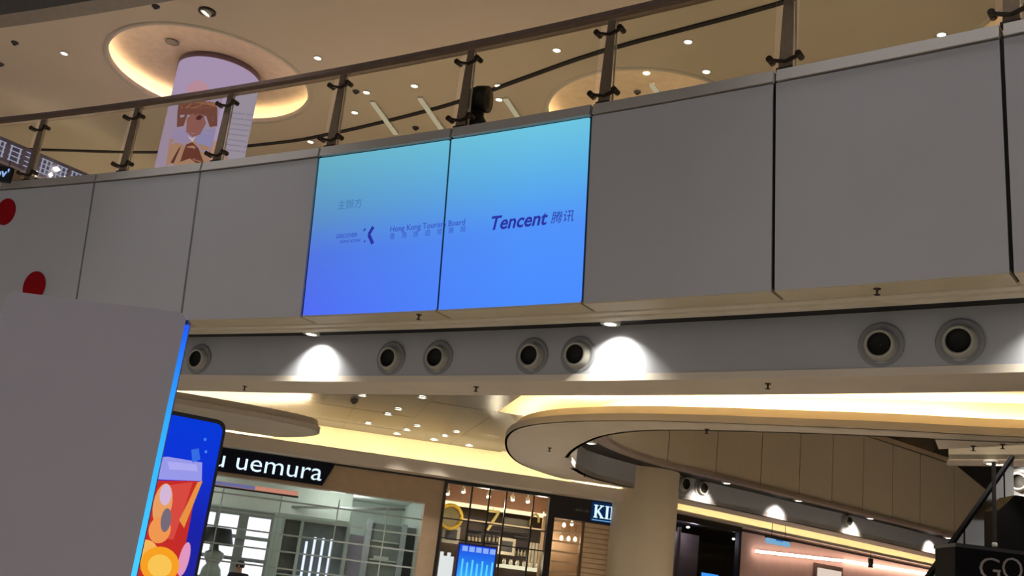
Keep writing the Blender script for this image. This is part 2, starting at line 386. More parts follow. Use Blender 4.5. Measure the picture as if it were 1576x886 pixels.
# floating round soffit at the left with its cove
DISC = [(-8.6, 18.6), (-7.2, 17.75), (-5.6, 17.75), (-4.34, 18.2), (-3.66, 18.55), (-3.3, 18.88), (-3.2, 19.2), (-3.3, 19.65), (-3.6, 20.15), (-4.1, 20.65), (-4.8, 21.1), (-5.8, 21.3), (-7.2, 21.1), (-8.4, 20.2), (-8.6, 18.6)]
dc = catmull(DISC, 4)[:-1]
disc = tag(MB().prism([dc], 4.10, 4.19).build('ceiling', M_soffit), 'floating rounded beige soffit at left above the blue screen', kind='structure')
MB().slope(dc + [dc[0]], 4.10, 4.31, 0, .07, .02).build('soffit_face', M_soffit, disc)
MB().tube([(p.x, p.y, 4.225) for p in offset(dc + [dc[0]], .3)], .02, 6).build('led_strip', M_led, disc)

# shop front frame 1
K1 = .19; O1 = Vector((0, 22.15)); L1 = math.hypot(1, K1); U1 = Vector((1, K1)) / L1; N1 = Vector((-K1, 1)) / L1
def S1(u, n, z): p = O1 + U1 * u + N1 * n; return Vector((p.x, p.y, z))
def pix1(px, py, n=0.0):
    r = ray(px, py); t = (O1.dot(N1) + n) / Vector((r.x, r.y)).dot(N1); p = r * t
    return (Vector((p.x, p.y)) - O1).dot(U1), p.z + EYE
A1 = math.atan(K1)
K2 = .76; O2 = Vector((2.69, 24.2)); L2 = math.hypot(1, K2); U2 = Vector((1, K2)) / L2; N2 = Vector((-K2, 1)) / L2
def S2(u, n, z): p = O2 + U2 * u + N2 * n; return Vector((p.x, p.y, z))
def pix2(px, py, n=0.0):
    r = ray(px, py); t = (O2.dot(N2) + n) / Vector((r.x, r.y)).dot(N2); p = r * t
    return (Vector((p.x, p.y)) - O2).dot(U2), p.z + EYE
A2 = math.atan(K2)
def b1(mb, u0, u1, n0, n1, z0, z1): return mb.box(S1((u0 + u1) / 2, (n0 + n1) / 2, (z0 + z1) / 2), (u1 - u0, n1 - n0, z1 - z0), A1)
def b2(mb, u0, u1, n0, n1, z0, z1): return mb.box(S2((u0 + u1) / 2, (n0 + n1) / 2, (z0 + z1) / 2), (u1 - u0, n1 - n0, z1 - z0), A2)

bk = tag(b1(MB(), -12, 3.0, -.55, -.49, 3.84, 4.06).build('trim_6', M_soffit), 'beige bulkhead with cove light above the shop fronts', kind='structure')
b1(MB(), -12, 3.0, -.55, 0, 3.80, 3.84).build('bulkhead_soffit', M_soffit, bk)
b1(MB(), -12, 3.4, .3, .38, 3.80, 4.6).build('cove_back', M_cove, bk)
MB().tube([S1(-12, -.38, 3.97), S1(2.9, -.38, 3.97)], .02, 6).build('led_strip', glow('warm_led_strip_shops', (255, 238, 200), 60.0), bk)
bk2 = tag(b2(MB(), .2, 22, -.25, -.2, 4.03, 4.10).build('trim_7', M_soffit), 'bulkhead with cove light above the right hand shops', kind='structure')
b2(MB(), .2, 22, -.25, .4, 4.03, 4.06).build('bulkhead_soffit', M_soffit, bk2)
b2(MB(), .2, 22, .3, .38, 4.0, 4.6).build('cove_back', M_cove, bk2)
MB().tube([S2(.4, -.14, 4.08), S2(22, -.14, 4.08)], .014, 6).build('led_strip', M_led, bk2)
# far balcony across the second atrium
FK = .952
def ly(x): x = x / FK; return FK * (19.1 + .735 * x + .002 * x * x)
fx = [FK * x for x in (3.68, 4.91, 6.14, 7.28, 8.32, 9.37, 10.43, 11.5, 12.91, 14.3)]
FP = [(FK * a, FK * b) for a, b in ((1.98, 18.3), (2.05, 19.2), (2.24, 19.85), (2.75, 20.75))]
LIPA = FP + [(x, ly(x)) for x in fx]
lipc = catmull(LIPA, 3)
farw = tag(MB().wall(offset(lipc, .05), 4.57, 6.42, .2).build('wall_far_balcony', M_joint), 'far balcony front clad in warm grey panels', kind='structure')
M_fpanel = mat('taupe_far_panel', (178, 166, 144), .5, noise=.02)
segs = [FP[:3], [FP[2], FP[3], (fx[0], ly(fx[0]))]] + [[(a, ly(a)), ((a + b) / 2, ly((a + b) / 2)), (b, ly(b))] for a, b in zip(fx, fx[1:])]
for s_ in segs:
    p = [Vector(q) for q in s_]; p[0] = p[0] + (p[1] - p[0]).normalized() * .014; p[-1] = p[-1] - (p[-1] - p[-2]).normalized() * .014
    MB().wall(p, 4.56, 6.36, .04).build('fascia_panel', M_fpanel, farw)
MB().wall(offset(lipc, -.03), 6.39, 6.50, .3).build('coping', mat('taupe_far_coping', (170, 150, 124), .5), farw)
MB().wall(offset(lipc, -.05), 4.48, 4.55, .28).build('far_lip', mat('grey_far_lip', (132, 118, 108), .45), farw)
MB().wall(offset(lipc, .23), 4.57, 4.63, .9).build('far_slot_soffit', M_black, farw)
farb = tag(MB().wall(holef_c, 4.10, 4.64, .12).build('wall_far_beam', M_beam), 'grey beam face with air nozzles under the far balcony', kind='structure')
# right-hand balcony return
nb = Vector((7.72, 17.51)); nd = Vector((.72, -.69)).normalized(); nn = Vector((.69, .72)).normalized()
nbw = tag(MB().wall([nb, nb + nd * 4.5], 4.70, 6.9, .12).build('wall_right_balcony', M_fpanel), 'end of a taupe balcony front at far right', kind='structure')
MB().wall([nb - nd * .03, nb + nd * 4.5], 4.62, 4.70, .1).build('far_lip', MATS['grey_far_lip'], nbw)
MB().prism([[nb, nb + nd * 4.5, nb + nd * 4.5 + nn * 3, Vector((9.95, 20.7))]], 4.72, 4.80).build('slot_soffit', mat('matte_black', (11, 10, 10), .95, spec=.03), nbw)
wb0 = Vector((8.63, 17.3))
tag(MB().wall([wb0, wb0 + nd * 3.6], 4.12, 4.74, .12).build('wall_right_beam', M_beam), 'pale beam face with one air nozzle at the right edge', kind='structure')

# column in front of the far balcony
colc = Vector((aty(990, 800, 22.6).x, 22.6))
tag(MB().lathe([(.70, 0), (.70, 4.74)], 48, c=(colc.x, colc.y, 0)).lathe([(.01, 4.74), (.70, 4.74)], 48, c=(colc.x, colc.y, 0)).build('column', mat('beige_column', (216, 200, 174), .55, noise=.02), origin=(colc.x, colc.y, 0)), 'round beige column beside the shop with blue lettering', 'column')

# ================================================================== BALCONY THINGS
# ---- video screen let into the fascia
def cone(px, py):
    z = 5.8
    for _ in range(12):
        d = ray(px, py); R_ = Rz(z); dx = Vector((d.x, d.y)); a = dx.dot(dx); b = -2 * dx.dot(C0); c = C0.dot(C0) - R_ * R_
        t = (-b + math.sqrt(b * b - 4 * a * c)) / (2 * a); z = EYE + t * d.z
    p = dx * t - C0
    return math.degrees(math.atan2(p.y, p.x)), z
scr = empty('video_screen', rp(RB, 57.2, ZB), 'large two-panel blue video screen set into the grey balcony front', 'screen')
M_scr = glow('screen_picture', (90, 150, 255), 1.0, (ZB, ZT, [(0, (74, 140, 255)), (.42, (80, 146, 250)), (.72, (92, 176, 232)), (1, (110, 198, 224))]))
nt = M_scr.node_tree; e_ = [n for n in nt.nodes if n.type == 'EMISSION'][0]; r1 = [n for n in nt.nodes if n.type == 'VALTORGB'][0]; mr1 = [n for n in nt.nodes if n.type == 'MAP_RANGE'][0]; sx1 = [n for n in nt.nodes if n.type == 'SEPXYZ'][0]
r2 = nt.nodes.new('ShaderNodeValToRGB'); r2.color_ramp.elements.new(.5); r2.color_ramp.elements.new(.7)
for el, (p_, c_) in zip(r2.color_ramp.elements, ((0, (82, 108, 244)), (.38, (82, 118, 226)), (.62, (92, 144, 198)), (1, (104, 176, 196)))): el.position = p_; el.color = lin(c_)
mr2 = nt.nodes.new('ShaderNodeMapRange'); mr2.inputs[1].default_value = rp(RB, 58.99, 0).x; mr2.inputs[2].default_value = rp(RB, 56.2, 0).x; mxs = nt.nodes.new('ShaderNodeMix'); mxs.data_type = 'RGBA'
nt.links.new(mr1.outputs[0], r2.inputs[0]); nt.links.new(sx1.outputs[0], mr2.inputs[0]); nt.links.new(mr2.outputs[0], mxs.inputs[0]); nt.links.new(r2.outputs[0], mxs.inputs[6]); nt.links.new(r1.outputs[0], mxs.inputs[7]); nt.links.new(mxs.outputs[2], e_.inputs[0])
for a, b in ((58.99, 57.17), (57.17, 55.49)):
    MB().sweep([(RT, ZT - .01), (RB, ZB + .01), (RB + .03, ZB + .01), (RT + .03, ZT - .01)], a - g * 1.2, b + g * 1.2, 6).build('screen_panel', M_scr, scr)
def onscreen(th0, z0, off=.008):
    k = 1 / rad(1) / 65.6
    return lambda u, v, w: rp(Rz(z0 + v) - off, th0 - u * k, z0 + v)
def scrtext(name, body, x0, y0, x1, y1, rgb, height=None, bold=0.0, shear=0.0, split=False):
    t0, z0 = cone(x0, y0); t1, z1 = cone(x1, y1); wd = rad(t0 - t1) * 65.6; sl = (z1 - z0) / wd
    f = onscreen(t0, z0)
    return lettering(name, body, glow('screen_ink_%d_%d_%d' % rgb, rgb), scr, lambda u, v, w_: f(u, v + sl * u * .0, w_), wd, height, 0, bold, shear, split)
INK = (44, 52, 160); INK2 = (58, 82, 190); INK3 = (66, 120, 176)
scrtext('screen_letter', 'Tencent', 756, 354, 843, 347, INK, None, .022, .22, True)
scrtext('screen_lettering', '腾讯', 848, 343, 883, 340, INK, None, 0, .15)
scrtext('screen_lettering', 'Hong Kong Tourism Board', 601, 357, 716, 345, INK2, None, .012)
chars = '香港旅遊發展局'
for i, ch in enumerate(chars):
    x = 604 + i * 18.1; y = 368 - i * 1.85
    scrtext('screen_character', ch, x - 4, y, x + 4, y, INK2, None, 0)
scrtext('screen_lettering', '主辦方', 520, 322, 557, 318, INK3, None, 0)
scrtext('screen_lettering', 'DISCOVER', 518, 367, 550, 364, INK2, None, .02, .2)
scrtext('screen_lettering', 'HONG KONG', 523, 374.5, 555, 371, INK2, None, .02, .2)
mk = MB()
for a, b, wd in (((575, 349), (568, 361), .045), ((568, 361), (574, 375), .045), ((561, 353), (562, 354.5), .04), ((561, 371), (562, 372), .025)):
    (ta, za), (tb, zb) = cone(*a), cone(*b); mk.bar(rp(Rz(za) - .006, ta, za), rp(Rz(zb) - .006, tb, zb), wd, .004, up=rp(1, 57, 0) - rp(0, 57, 0))
mk.build('screen_emblem', glow('screen_ink_emblem', INK), scr)

# ---- red dots on the left panels
for (px, py, r, lb) in ((9, 326, .215, 'upper red round sticker on the grey panel at the left edge'), (53, 441, .235, 'lower red round sticker on the grey panel behind the white totem')):
    th, z = cone(px, py); d = MB(); n = 40
    P = [rp(Rz(z + r * math.sin(k * 2 * math.pi / n)) - .012, th - math.degrees(r * math.cos(k * 2 * math.pi / n) / 65.6), z + r * math.sin(k * 2 * math.pi / n)) for k in range(n)]
    Q = [p + (rp(1, th, 0) - rp(0, th, 0)) * .011 for p in P]
    d.add(P + Q, [tuple(range(n)), tuple(range(n, 2 * n))[::-1]] + [(k, (k + 1) % n, (k + 1) % n + n, k + n) for k in range(n)])
    tag(d.build('red_sticker', M_red, origin=rp(Rz(z), th, z)), lb, 'sticker')

# ---- balustrade
PT = [67.7, 65.88, 64.07, 62.30, 60.68, 58.90, 57.11, 55.40, 53.58, 51.76, 49.95]
RP = 65.63
rail = empty('glass_balustrade', rp(RP, 58, 6.95), 'glass balustrade with brown handrail and steel posts on the balcony edge', 'balustrade')
MB().sweep([(65.575, 8.08), (65.575, 8.14), (65.60, 8.155), (65.70, 8.155), (65.72, 8.14), (65.72, 8.08)], 69.5, 48.5, 60).build('handrail', M_handrail, rail)
MB().sweep([(65.60, 8.035), (65.60, 8.08), (65.69, 8.08), (65.69, 8.035)], 69.5, 48.5, 60).build('handrail_channel', mat('handrail_channel', (140, 118, 98), .35, metal=.3), rail)
def post_parts(parent, th):
    fr = lambda t, r_, z: rp(RP + r_, th, 0) + Vector((math.sin(rad(th)), -math.cos(rad(th)), 0)) * t + Vector((0, 0, z))
    er = (rp(1, th, 0) - rp(0, th, 0))
    p = MB().bar(fr(0, 0, 6.95), fr(0, 0, 8.04), .145, .03, up=er, w2=.085).build('post', M_steel, parent)
    MB().bar(fr(.095, .02, 6.95), fr(.06, .02, 8.04), .018, .018, up=er).build('glass_edge_bead', mat('pale_bead', (216, 204, 184), .2, metal=.4), p)
    MB().bar(fr(0, 0, 6.95), fr(0, 0, 6.99), .17, .09, up=er).build('base_plate', M_clamp, p)
    for zc in (7.06, 7.84):
        for s in (-1, 1):
            c = MB().bar(fr(0, -.02, zc), fr(s * .15, -.045, zc + .035), .032, .03, up=er)
            c.cyl(fr(s * .15, -.085, zc + .035), fr(s * .15, .025, zc + .035), .034, 12)
            c.build('glass_clamp', M_clamp, p)
for th in PT: post_parts(rail, th)
for a, b in zip(PT, PT[1:]):
    MB().sweep([(65.605, 6.97), (65.605, 8.00), (65.617, 8.00), (65.617, 6.97)], a - .11, b + .11, 4).build('glass_pane', M_glass, rail)

# ---- moving-head stage light behind the glass
sp = atz(728, 190, 7.02); th_s = math.degrees(math.atan2(sp.y - C0.y, sp.x - C0.x)); th_s += .10; sb = rp(65.86, th_s, 6.95)
sl = empty('stage_light', sb, 'black stage spotlight standing on the balcony edge behind the glass', 'spotlight', rz=0)
ez = Vector((0, 0, 1)); et = Vector((math.sin(rad(th_s)), -math.cos(rad(th_s)), 0)); er = Vector((math.cos(rad(th_s)), math.sin(rad(th_s)), 0))
M_st = mat('black_stage_metal', (34, 31, 27), .5)
MB().bar(sb - et * .12, sb + et * .12, .2, .07, up=er).box(sb + ez * .04, (.30, .22, .08), rot_at(th_s)).build('base', M_st, sl)
MB().lathe([(.01, .08), (.17, .08), (.165, .16), (.13, .22), (.09, .28), (.08, .34), (.01, .34)], 24, c=sb).build('yoke_mount', M_st, sl)
hd = sb + ez * .52 - et * .0
MB().bar(sb + ez * .28 - et * .10, hd - et * .03 + er * .19, .05, .05, up=er).build('yoke_arm', M_st, sl)
MB().bar(sb + ez * .28 - et * .06, hd - et * .03 - er * .19, .05, .05, up=er).build('yoke_arm', M_st, sl)
ax = (et * .93 + er * .25 + ez * -.06).normalized()
Mq = ax.to_track_quat('Z', 'Y').to_matrix()
MB().lathe([(.01, -.17), (.07, -.16), (.13, -.11), (.165, -.02), (.17, .06), (.165, .13), (.145, .13), (.01, .11)], 24, Mq, hd).build('lamp_head', M_st, sl)
MB().lathe([(.144, .125), (.08, .14), (.005, .145)], 20, Mq, hd).build('lens', mat('dark_lens', (20, 20, 24), .4, spec=.2), sl)

# ---- air nozzles
noz = empty('air_nozzle', (0, 0, 0), 'x', 'vent')
Mx = Matrix.Rotation(rad(90 + 4), 3, 'X')      # local z -> towards the atrium (-y), drooping slightly
MB().lathe([(.01, .004), (.225, .004), (.225, .014), (.21, .02), (.18, .012), (.15, .012)], 40, Mx).build('flange', M_flange, noz)
MB().lathe([(.165, .01), (.158, .04), (.146, .085), (.132, .10), (.120, .096), (.114, .08), (.11, .04)], 40, Mx).build('bell', M_nozzle, noz)
MB().lathe([(.113, .084), (.108, .05), (.10, .02), (.005, .018)], 32, Mx).build('throat', M_throat, noz)
nu = []
NZ = [(61.31, 'air nozzle beside the blue edge of the white totem'), (58.36, 'left air nozzle of the pair under the left screen half'), (57.72, 'right air nozzle of the pair under the left screen half'),
      (56.53, 'air nozzle under the right half of the screen, left of the brightly lit nozzle'), (55.99, 'air nozzle lit bright at the edge of the right light pool'), (53.02, 'left air nozzle of the pair at the right end of the beam'), (52.39, 'right air nozzle of the pair at the right end of the beam')]
for th, lb in NZ: place(noz, nu, rp(66.80, th, 4.40), rot_at(th), lb, 'air nozzles in the near beam')
# far nozzles
def on_path(px, z, path):
    """where the sight line at height z meets a plan path, and the path heading"""
    best = None
    for a, b in zip(path, path[1:]):
        d = Vector((b - a)); r = ray(px[0], px[1]); rr = Vector((r.x, r.y)); den = rr.x * d.y - rr.y * d.x
        if abs(den) < 1e-9: continue
        t = (a.x * d.y - a.y * d.x) / den; s = (a.x * rr.y - a.y * rr.x) / den
        if t > 0 and -.02 <= s <= 1.02: best = (a + d * s, math.atan2(d.y, d.x), EYE + t * r.z)
    return best
for px, lb in (((1080, 748), 'far air nozzle in a yellow light pool right of the column'), ((1303, 814), 'far air nozzle in a pale light pool left of the escalator'), ((1052, 745), 'far air nozzle close against the right of the column')):
    q = on_path(px, 4.4, holef_c)
    if q: place(noz, nu, (q[0].x, q[0].y, 4.42), q[1], lb)
q = on_path((1569, 741), 4.4, [wb0, wb0 + nd * 3.6])
place(noz, nu, (q[0].x, q[0].y, 4.43), math.atan2(nd.y, nd.x), 'air nozzle in the pale wall at the right edge above the black sign')

# ---- downlights
dl = empty('downlight', (0, 0, 0), 'x', 'ceiling light')
MB().lathe([(.062, .0), (.085, .0), (.085, -.012), (.066, -.016), (.060, .0)], 20).build('trim_ring', M_fitting, dl)
MB().lathe([(.06, -.004), (.03, -.012), (.003, -.014)], 16).build('lamp', M_lamp, dl)
spot('downlight_beam', dl, (0, 0, -.04), (0, 0, -1), 215, 95, .8, (1, .93, .83), .05)
du = []
UP = [((489, 89), 'lit ceiling downlight just above the handrail right of the column recess'), ((546, 173), 'lit downlight seen through glass between the two leftmost slanted light tubes and the fourth post'),
      ((478, 218), 'lit downlight seen through glass low beside the foot of the post left of the screen'), ((857, 77), 'lit downlight under the handrail left of the post above the right end of the screen'),
      ((1059, 64), 'lit downlight above the second glowing recess, right of its post'), ((768, 153), 'brighter of two downlights right of the black stage spotlight'),
      ((767, 132), 'fainter upper downlight right of the black stage spotlight'), ((638, 132), 'small downlight behind glass between the two posts above the screen'), ((564, 142), 'small faint downlight just right of the post clamp above the screen'),
      ((995, 112), 'small downlight inside the second glowing recess'), ((1087, 110), 'small downlight at the right tip of the second glowing recess'), ((1449, 53), 'small downlight just above the balcony coping far right'),
      ((153, 270), 'bright downlight at the coping beside the second post from the left'), ((142, 14), 'lit ceiling downlight at top left beside the dark ceiling edge'), ((99, 82), 'lit ceiling downlight left of the glowing column recess')]
UPL = bpy.data.lights.new('downlight_beam_strong', 'SPOT'); UPL.energy = 1500; UPL.spot_size = rad(110); UPL.spot_blend = .8; UPL.color = (1, .93, .84); UPL.shadow_soft_size = .05
for px, lb in UP:
    z = 10.975 if px == (995, 112) else 10.598
    p = atz(px[0], px[1], z); o = place(dl, du, p, 0, lb, 'upper ceiling downlights')
    if px in ((99, 82), (142, 14), (153, 270), (1449, 53)):
        for c_ in o.children:
            if c_.type == 'LIGHT': c_.data = UPL
LOW = [((558, 608), 'lower ceiling downlight nearest the beam, below the left light pool'), ((650, 611), 'lower ceiling downlight nearest the beam, right of the others'), ((613, 629), 'lower ceiling downlight in the middle cluster, upper right of a close pair'),
       ((597, 637), 'lower ceiling downlight in the middle cluster, lower left of a close pair'), ((567, 651), 'lower ceiling downlight left of centre above the yellow cove'), ((542, 664), 'leftmost lower ceiling downlight beside the floating soffit tip'),
       ((642, 655), 'lower ceiling downlight first of a slanted row of three'), ((626, 661), 'lower ceiling downlight in the middle of a slanted row of three'), ((611, 667), 'lower ceiling downlight last of a slanted row of three'),
       ((703, 664), 'lower ceiling downlight first of the right slanted row'), ((685, 670), 'lower ceiling downlight in the middle of the right slanted row'), ((668, 676), 'lower ceiling downlight last of the right slanted row'), ((722, 685), 'lower ceiling downlight closest to the curved ring soffit')]
dl2 = copy_tree(dl); dl2['group'] = ''; del dl2['group']
for ch in dl2.children:
    if ch.type == 'LIGHT': ch.data = ch.data.copy(); ch.data.energy = 130; ch.data.spot_size = rad(78)
d2 = []
for px, lb in LOW:
    place(dl2, d2, atz(px[0], px[1], 4.56), 0, lb, 'lower ceiling downlights')
# lip downlights washing the beams
dl3 = empty('adjustable_downlight', (0, 0, 0), 'x', 'ceiling light')
MB().lathe([(.075, .0), (.115, .0), (.115, -.055), (.085, -.06), (.07, .0)], 24).build('trim_ring', M_fitting, dl3)
Mt = Matrix.Translation((0, 0, -.045)).to_3x3() @ Matrix.Rotation(rad(22), 3, 'X')
MB().lathe([(.07, .0), (.082, -.056), (.074, -.062), (.068, -.05)], 20).build('gimbal', M_black, dl3)
MB().lathe([(.072, -.058), (.03, -.066), (.003, -.068)], 16).build('lamp', M_lamp, dl3)
spot('downlight_beam', dl3, (0, .0, -.07), (0, .42, -1), 210, 116, 1.0, (1, .97, .88), .035)
d3 = []
FLD = bpy.data.lights.new('far_downlight_beam', 'SPOT'); FLD.energy = 420; FLD.spot_size = rad(74); FLD.spot_blend = .95; FLD.color = (1, .9, .78); FLD.shadow_soft_size = .07
for th, lb in ((59.40, 'adjustable downlight under the balcony lip below the left corner of the screen'), (55.54, 'adjustable downlight under the balcony lip below the right corner of the screen'), (51.6, 'adjustable downlight under the balcony lip beyond the right nozzle pair')):
    place(dl3, d3, rp(66.55, th, 4.742), rot_at(th), lb, 'lip downlights')
for px, lb in (((920, 681), 'far downlight above the column at the left end of the far balcony'), ((1120, 742), 'far downlight right of the column under the far balcony'), ((1217, 769), 'second far downlight from the column under the far balcony'),
               ((1318, 796), 'third far downlight from the column under the far balcony'), ((1450, 826), 'far downlight beside the escalator under the far balcony')):
    p = atz(px[0], px[1], 4.53)
    q = min(zip(lipc, lipc[1:]), key=lambda s: (s[0] - p.xy).length); hd_ = q[1] - q[0]; n_ = Vector((-hd_.y, hd_.x)).normalized()
    k = (p.xy - q[0]).dot(n_); pp = p.xy + n_ * (.46 - k)
    o = place(dl3, d3, (pp.x, pp.y, 4.565), math.atan2(hd_.y, hd_.x), lb, 'far lip downlights')
    for c_ in o.children:
        if c_.type == 'LIGHT': c_.data = FLD; c_.rotation_euler = Vector((0, 1.0, -.85)).to_track_quat('-Z', 'Y').to_euler()
p = atz(1525, 713, 4.64); o = place(dl3, d3, (p.x, p.y, 4.69), math.atan2(nd.y, nd.x), 'downlight in the dark soffit above the escalator at right')
for c_ in o.children:
    if c_.type == 'LIGHT': c_.data = FLD.copy(); c_.data.energy = 330; c_.rotation_euler = Vector((.79, .62, -.35)).to_track_quat('-Z', 'Y').to_euler()
if 'group' in o: del o['group']

# ---- sprinklers and detectors
spk = empty('sprinkler', (0, 0, 0), 'x', 'sprinkler')
MB().lathe([(.035, 0), (.034, -.008), (.012, -.012), (.010, -.05), (.003, -.052)], 12).build('body', M_clamp, spk)
MB().lathe([(.003, -.052), (.028, -.056), (.028, -.062), (.003, -.064)], 12).build('deflector', M_clamp, spk)
su = []
SPK = [((645, 484), 4.688, 'sprinkler on the balcony lip under the screen'), ((1350, 444), 4.688, 'sprinkler on the balcony lip under the large right panel'), ((377, 594), 4.09, 'sprinkler on the soffit strip at left near the white totem'),
       ((733, 595), 4.09, 'sprinkler on the soffit strip between the two light pools'), ((1182, 590), 4.09, 'sprinkler on the soffit strip at right of the right light pool'), ((846, 689), 4.10, 'sprinkler under the rounded left end of the ring soffit'),
       ((1088, 660), 4.10, 'sprinkler at the near edge of the ring soffit'), ((900, 729), 4.10, 'sprinkler under the ring soffit near the column'), ((1498, 686), 4.10, 'left sprinkler of two on the soffit above the escalator'), ((1543, 683), 4.10, 'right sprinkler of two on the soffit above the escalator')]
for px, z, lb in SPK: place(spk, su, atz(px[0], px[1], z), 0, lb)
det = empty('smoke_detector', (0, 0, 0), 'x', 'detector')
MB().lathe([(.07, 0), (.068, -.02), (.045, -.04), (.003, -.045)], 20).build('housing', M_dark, det)
MB().lathe([(.03, -.042), (.028, -.06), (.003, -.062)], 14).build('sensor', M_black, det)
eu = []
for px, z, lb in (((240, 9), 10.6, 'dark round detector above the column recess near the top edge'), ((23, 65), 10.6, 'dark round detector left of the downlights at top left'), ((1, 98), 10.6, 'dark round detector cut by the left picture edge'), ((548, 140), 10.6, 'dark round detector right of the fourth post clamp'),
                  ((640, 196), 10.6, 'dark round detector above the screen between two slanted tubes'), ((981, 141), 10.975, 'dark round detector inside the second glowing recess'), ((545, 616), 4.56, 'dark round detector on the lower ceiling below the left light pool')):
    place(det, eu, atz(px[0], px[1], z), 0, lb)
sk = MB(); p = atz(265, 64, 10.975)
so = empty('ceiling_speaker', p, 'flat round speaker inside the column recess', 'speaker')
MB().lathe([(.12, 0), (.12, -.015), (.10, -.02), (.003, -.015)], 28, c=p).build('grille', mat('grey_grille', (120, 108, 96), .6), so)
MB().lathe([(.13, 0), (.135, -.02), (.118, -.022), (.118, 0)], 28, c=p).build('rim', M_clamp, so)
p = atz(319, 17, 10.6)
sw = empty('swivel_downlight', p, 'swivel downlight with tilted ring above the column recess', 'ceiling light')
MB().lathe([(.11, 0), (.15, 0), (.15, -.03), (.115, -.03), (.11, 0)], 28, c=p).build('trim_ring', M_clamp, sw)
MB().lathe([(.02, .03), (.09, .02), (.10, -.06), (.09, -.065), (.085, -.03)], 24, Matrix.Rotation(rad(25), 3, 'Y'), p).build('gimbal', M_fitting, sw)
MB().lathe([(.085, -.03), (.04, -.04), (.003, -.042)], 20, Matrix.Rotation(rad(25), 3, 'Y'), p).build('lamp', M_lamp, sw)
# ---- slanted light tubes
for (a, b, lb) in (((573, 158), (609, 207), 'pale linear ceiling light left of the middle one, beside the fourth post'), ((646, 152), (681, 202), 'pale linear ceiling light left of the black stage spotlight'), ((778, 153), (799, 184), 'short pale linear ceiling light right of the black stage spotlight'), ((1003, 131), (1012, 144), 'short pale linear light under the second glowing recess')):
    z = 10.55
    p0, p1 = atz(a[0], a[1], z), atz(b[0], b[1], z); t = empty('linear_light', p0, lb, 'ceiling light', 'linear ceiling lights')
    MB().bar(p0, p1, .085, .03).build('diffuser', M_tube, t)
    MB().bar(p0 + Vector((0, 0, .03)), p1 + Vector((0, 0, .03)), .11, .03).build('housing', M_fitting, t)

# ---- column with picture wrap on the upper floor
cc = Vector((-6.35, 19.0)); cr = .80
ac = empty('advert_column', (cc.x, cc.y, 6.6), 'round column wrapped in a backlit advert inside the glowing recess', 'column')
MB().lathe([(cr, 6.6), (cr, 10.88)], 64, c=(cc.x, cc.y, 0)).build('wrap', glow('lilac_backlit_wrap', (186, 164, 196), .75), ac)
MB().lathe([(cr + .012, 10.86), (cr + .012, 10.98), (cr - .05, 10.98)], 64, c=(cc.x, cc.y, 0)).build('top_ring', mat('dark_ring', (60, 44, 60), .5), ac)
def colpatch(name, pts, rgb, off, s=.75, k=5):
    """pts: (pixel x, pixel y) of a printed shape, laid on the column surface"""
    out = []
    for i in range(len(pts)):
        a, b = pts[i], pts[(i + 1) % len(pts)]
        out += [(a[0] + (b[0] - a[0]) * j / k, a[1] + (b[1] - a[1]) * j / k) for j in range(k)]
    V = []
    for px, py in out:
        d = ray(px, py); dx = Vector((d.x, d.y)); r_ = cr + off
        a = dx.dot(dx); b = -2 * dx.dot(cc); c = cc.dot(cc) - r_ * r_; D = max(b * b - 4 * a * c, 0); t = (-b - math.sqrt(D)) / (2 * a)
        q = dx * t; V.append(((math.atan2(q.y - cc.y, q.x - cc.x)) * cr, EYE + t * d.z))
    tri = geometry.tessellate_polygon([[Vector((u, v, 0)) for u, v in V]])
    bm = bmesh.new(); bv = [bm.verts.new((u, v, 0)) for u, v in V]
    for t in tri:
        try: bm.faces.new([bv[i] for i in t])
        except ValueError: pass
    for _ in range(2): bmesh.ops.subdivide_edges(bm, edges=[e for e in bm.edges if e.calc_length() > .25], cuts=2, use_grid_fill=True)
    mb = MB(); bm.verts.index_update()
    P = [Vector((cc.x + (cr + off) * math.cos(v.co.x / cr), cc.y + (cr + off) * math.sin(v.co.x / cr), v.co.y)) for v in bm.verts]
    mb.add(P, [tuple(v.index for v in f.verts) for f in bm.faces]); bm.free()
    return mb.build(name, glow('print_%d_%d_%d' % rgb, rgb, s), ac)
Z3 = lambda x, y: (250 + x / 5.21, 90 + y / 5.21)
def z3(L): return [Z3(*p) for p in L]
colpatch('printed_shape', z3([(60, 640), (240, 640), (430, 660), (520, 740), (520, 900), (20, 900)]), (196, 150, 126), .004)
colpatch('printed_shape', z3([(190, 240), (230, 190), (300, 170), (360, 210), (370, 260), (300, 300), (220, 290)]), (206, 156, 170), .004)
colpatch('printed_shape', z3([(130, 360), (260, 335), (420, 350), (440, 400), (440, 540), (380, 550), (350, 460), (200, 450), (170, 540), (115, 550), (120, 430)]), (134, 84, 74), .006)
colpatch('printed_shape', z3([(145, 350), (420, 350), (430, 390), (300, 400), (150, 400)]), (176, 118, 92), .007)
colpatch('printed_shape', z3([(195, 480), (240, 440), (330, 450), (350, 520), (300, 610), (240, 630), (190, 590)]), (166, 108, 104), .008)
colpatch('printed_shape', z3([(270, 470), (300, 450), (325, 465), (300, 495), (270, 490)]), (92, 52, 52), .010)
colpatch('printed_shape', z3([(90, 570), (190, 560), (240, 640), (180, 700), (70, 640)]), (180, 160, 206), .006)
colpatch('printed_shape', z3([(260, 640), (320, 570), (420, 560), (400, 700), (360, 760), (300, 740)]), (168, 160, 214), .006)
colpatch('printed_shape', z3([(200, 620), (240, 640), (265, 625), (240, 670)]), (232, 212, 226), .010)
colpatch('printed_shape', z3([(190, 690), (240, 670), (290, 720), (330, 830), (300, 860), (220, 800), (140, 830), (170, 740)]), (126, 70, 60), .008)
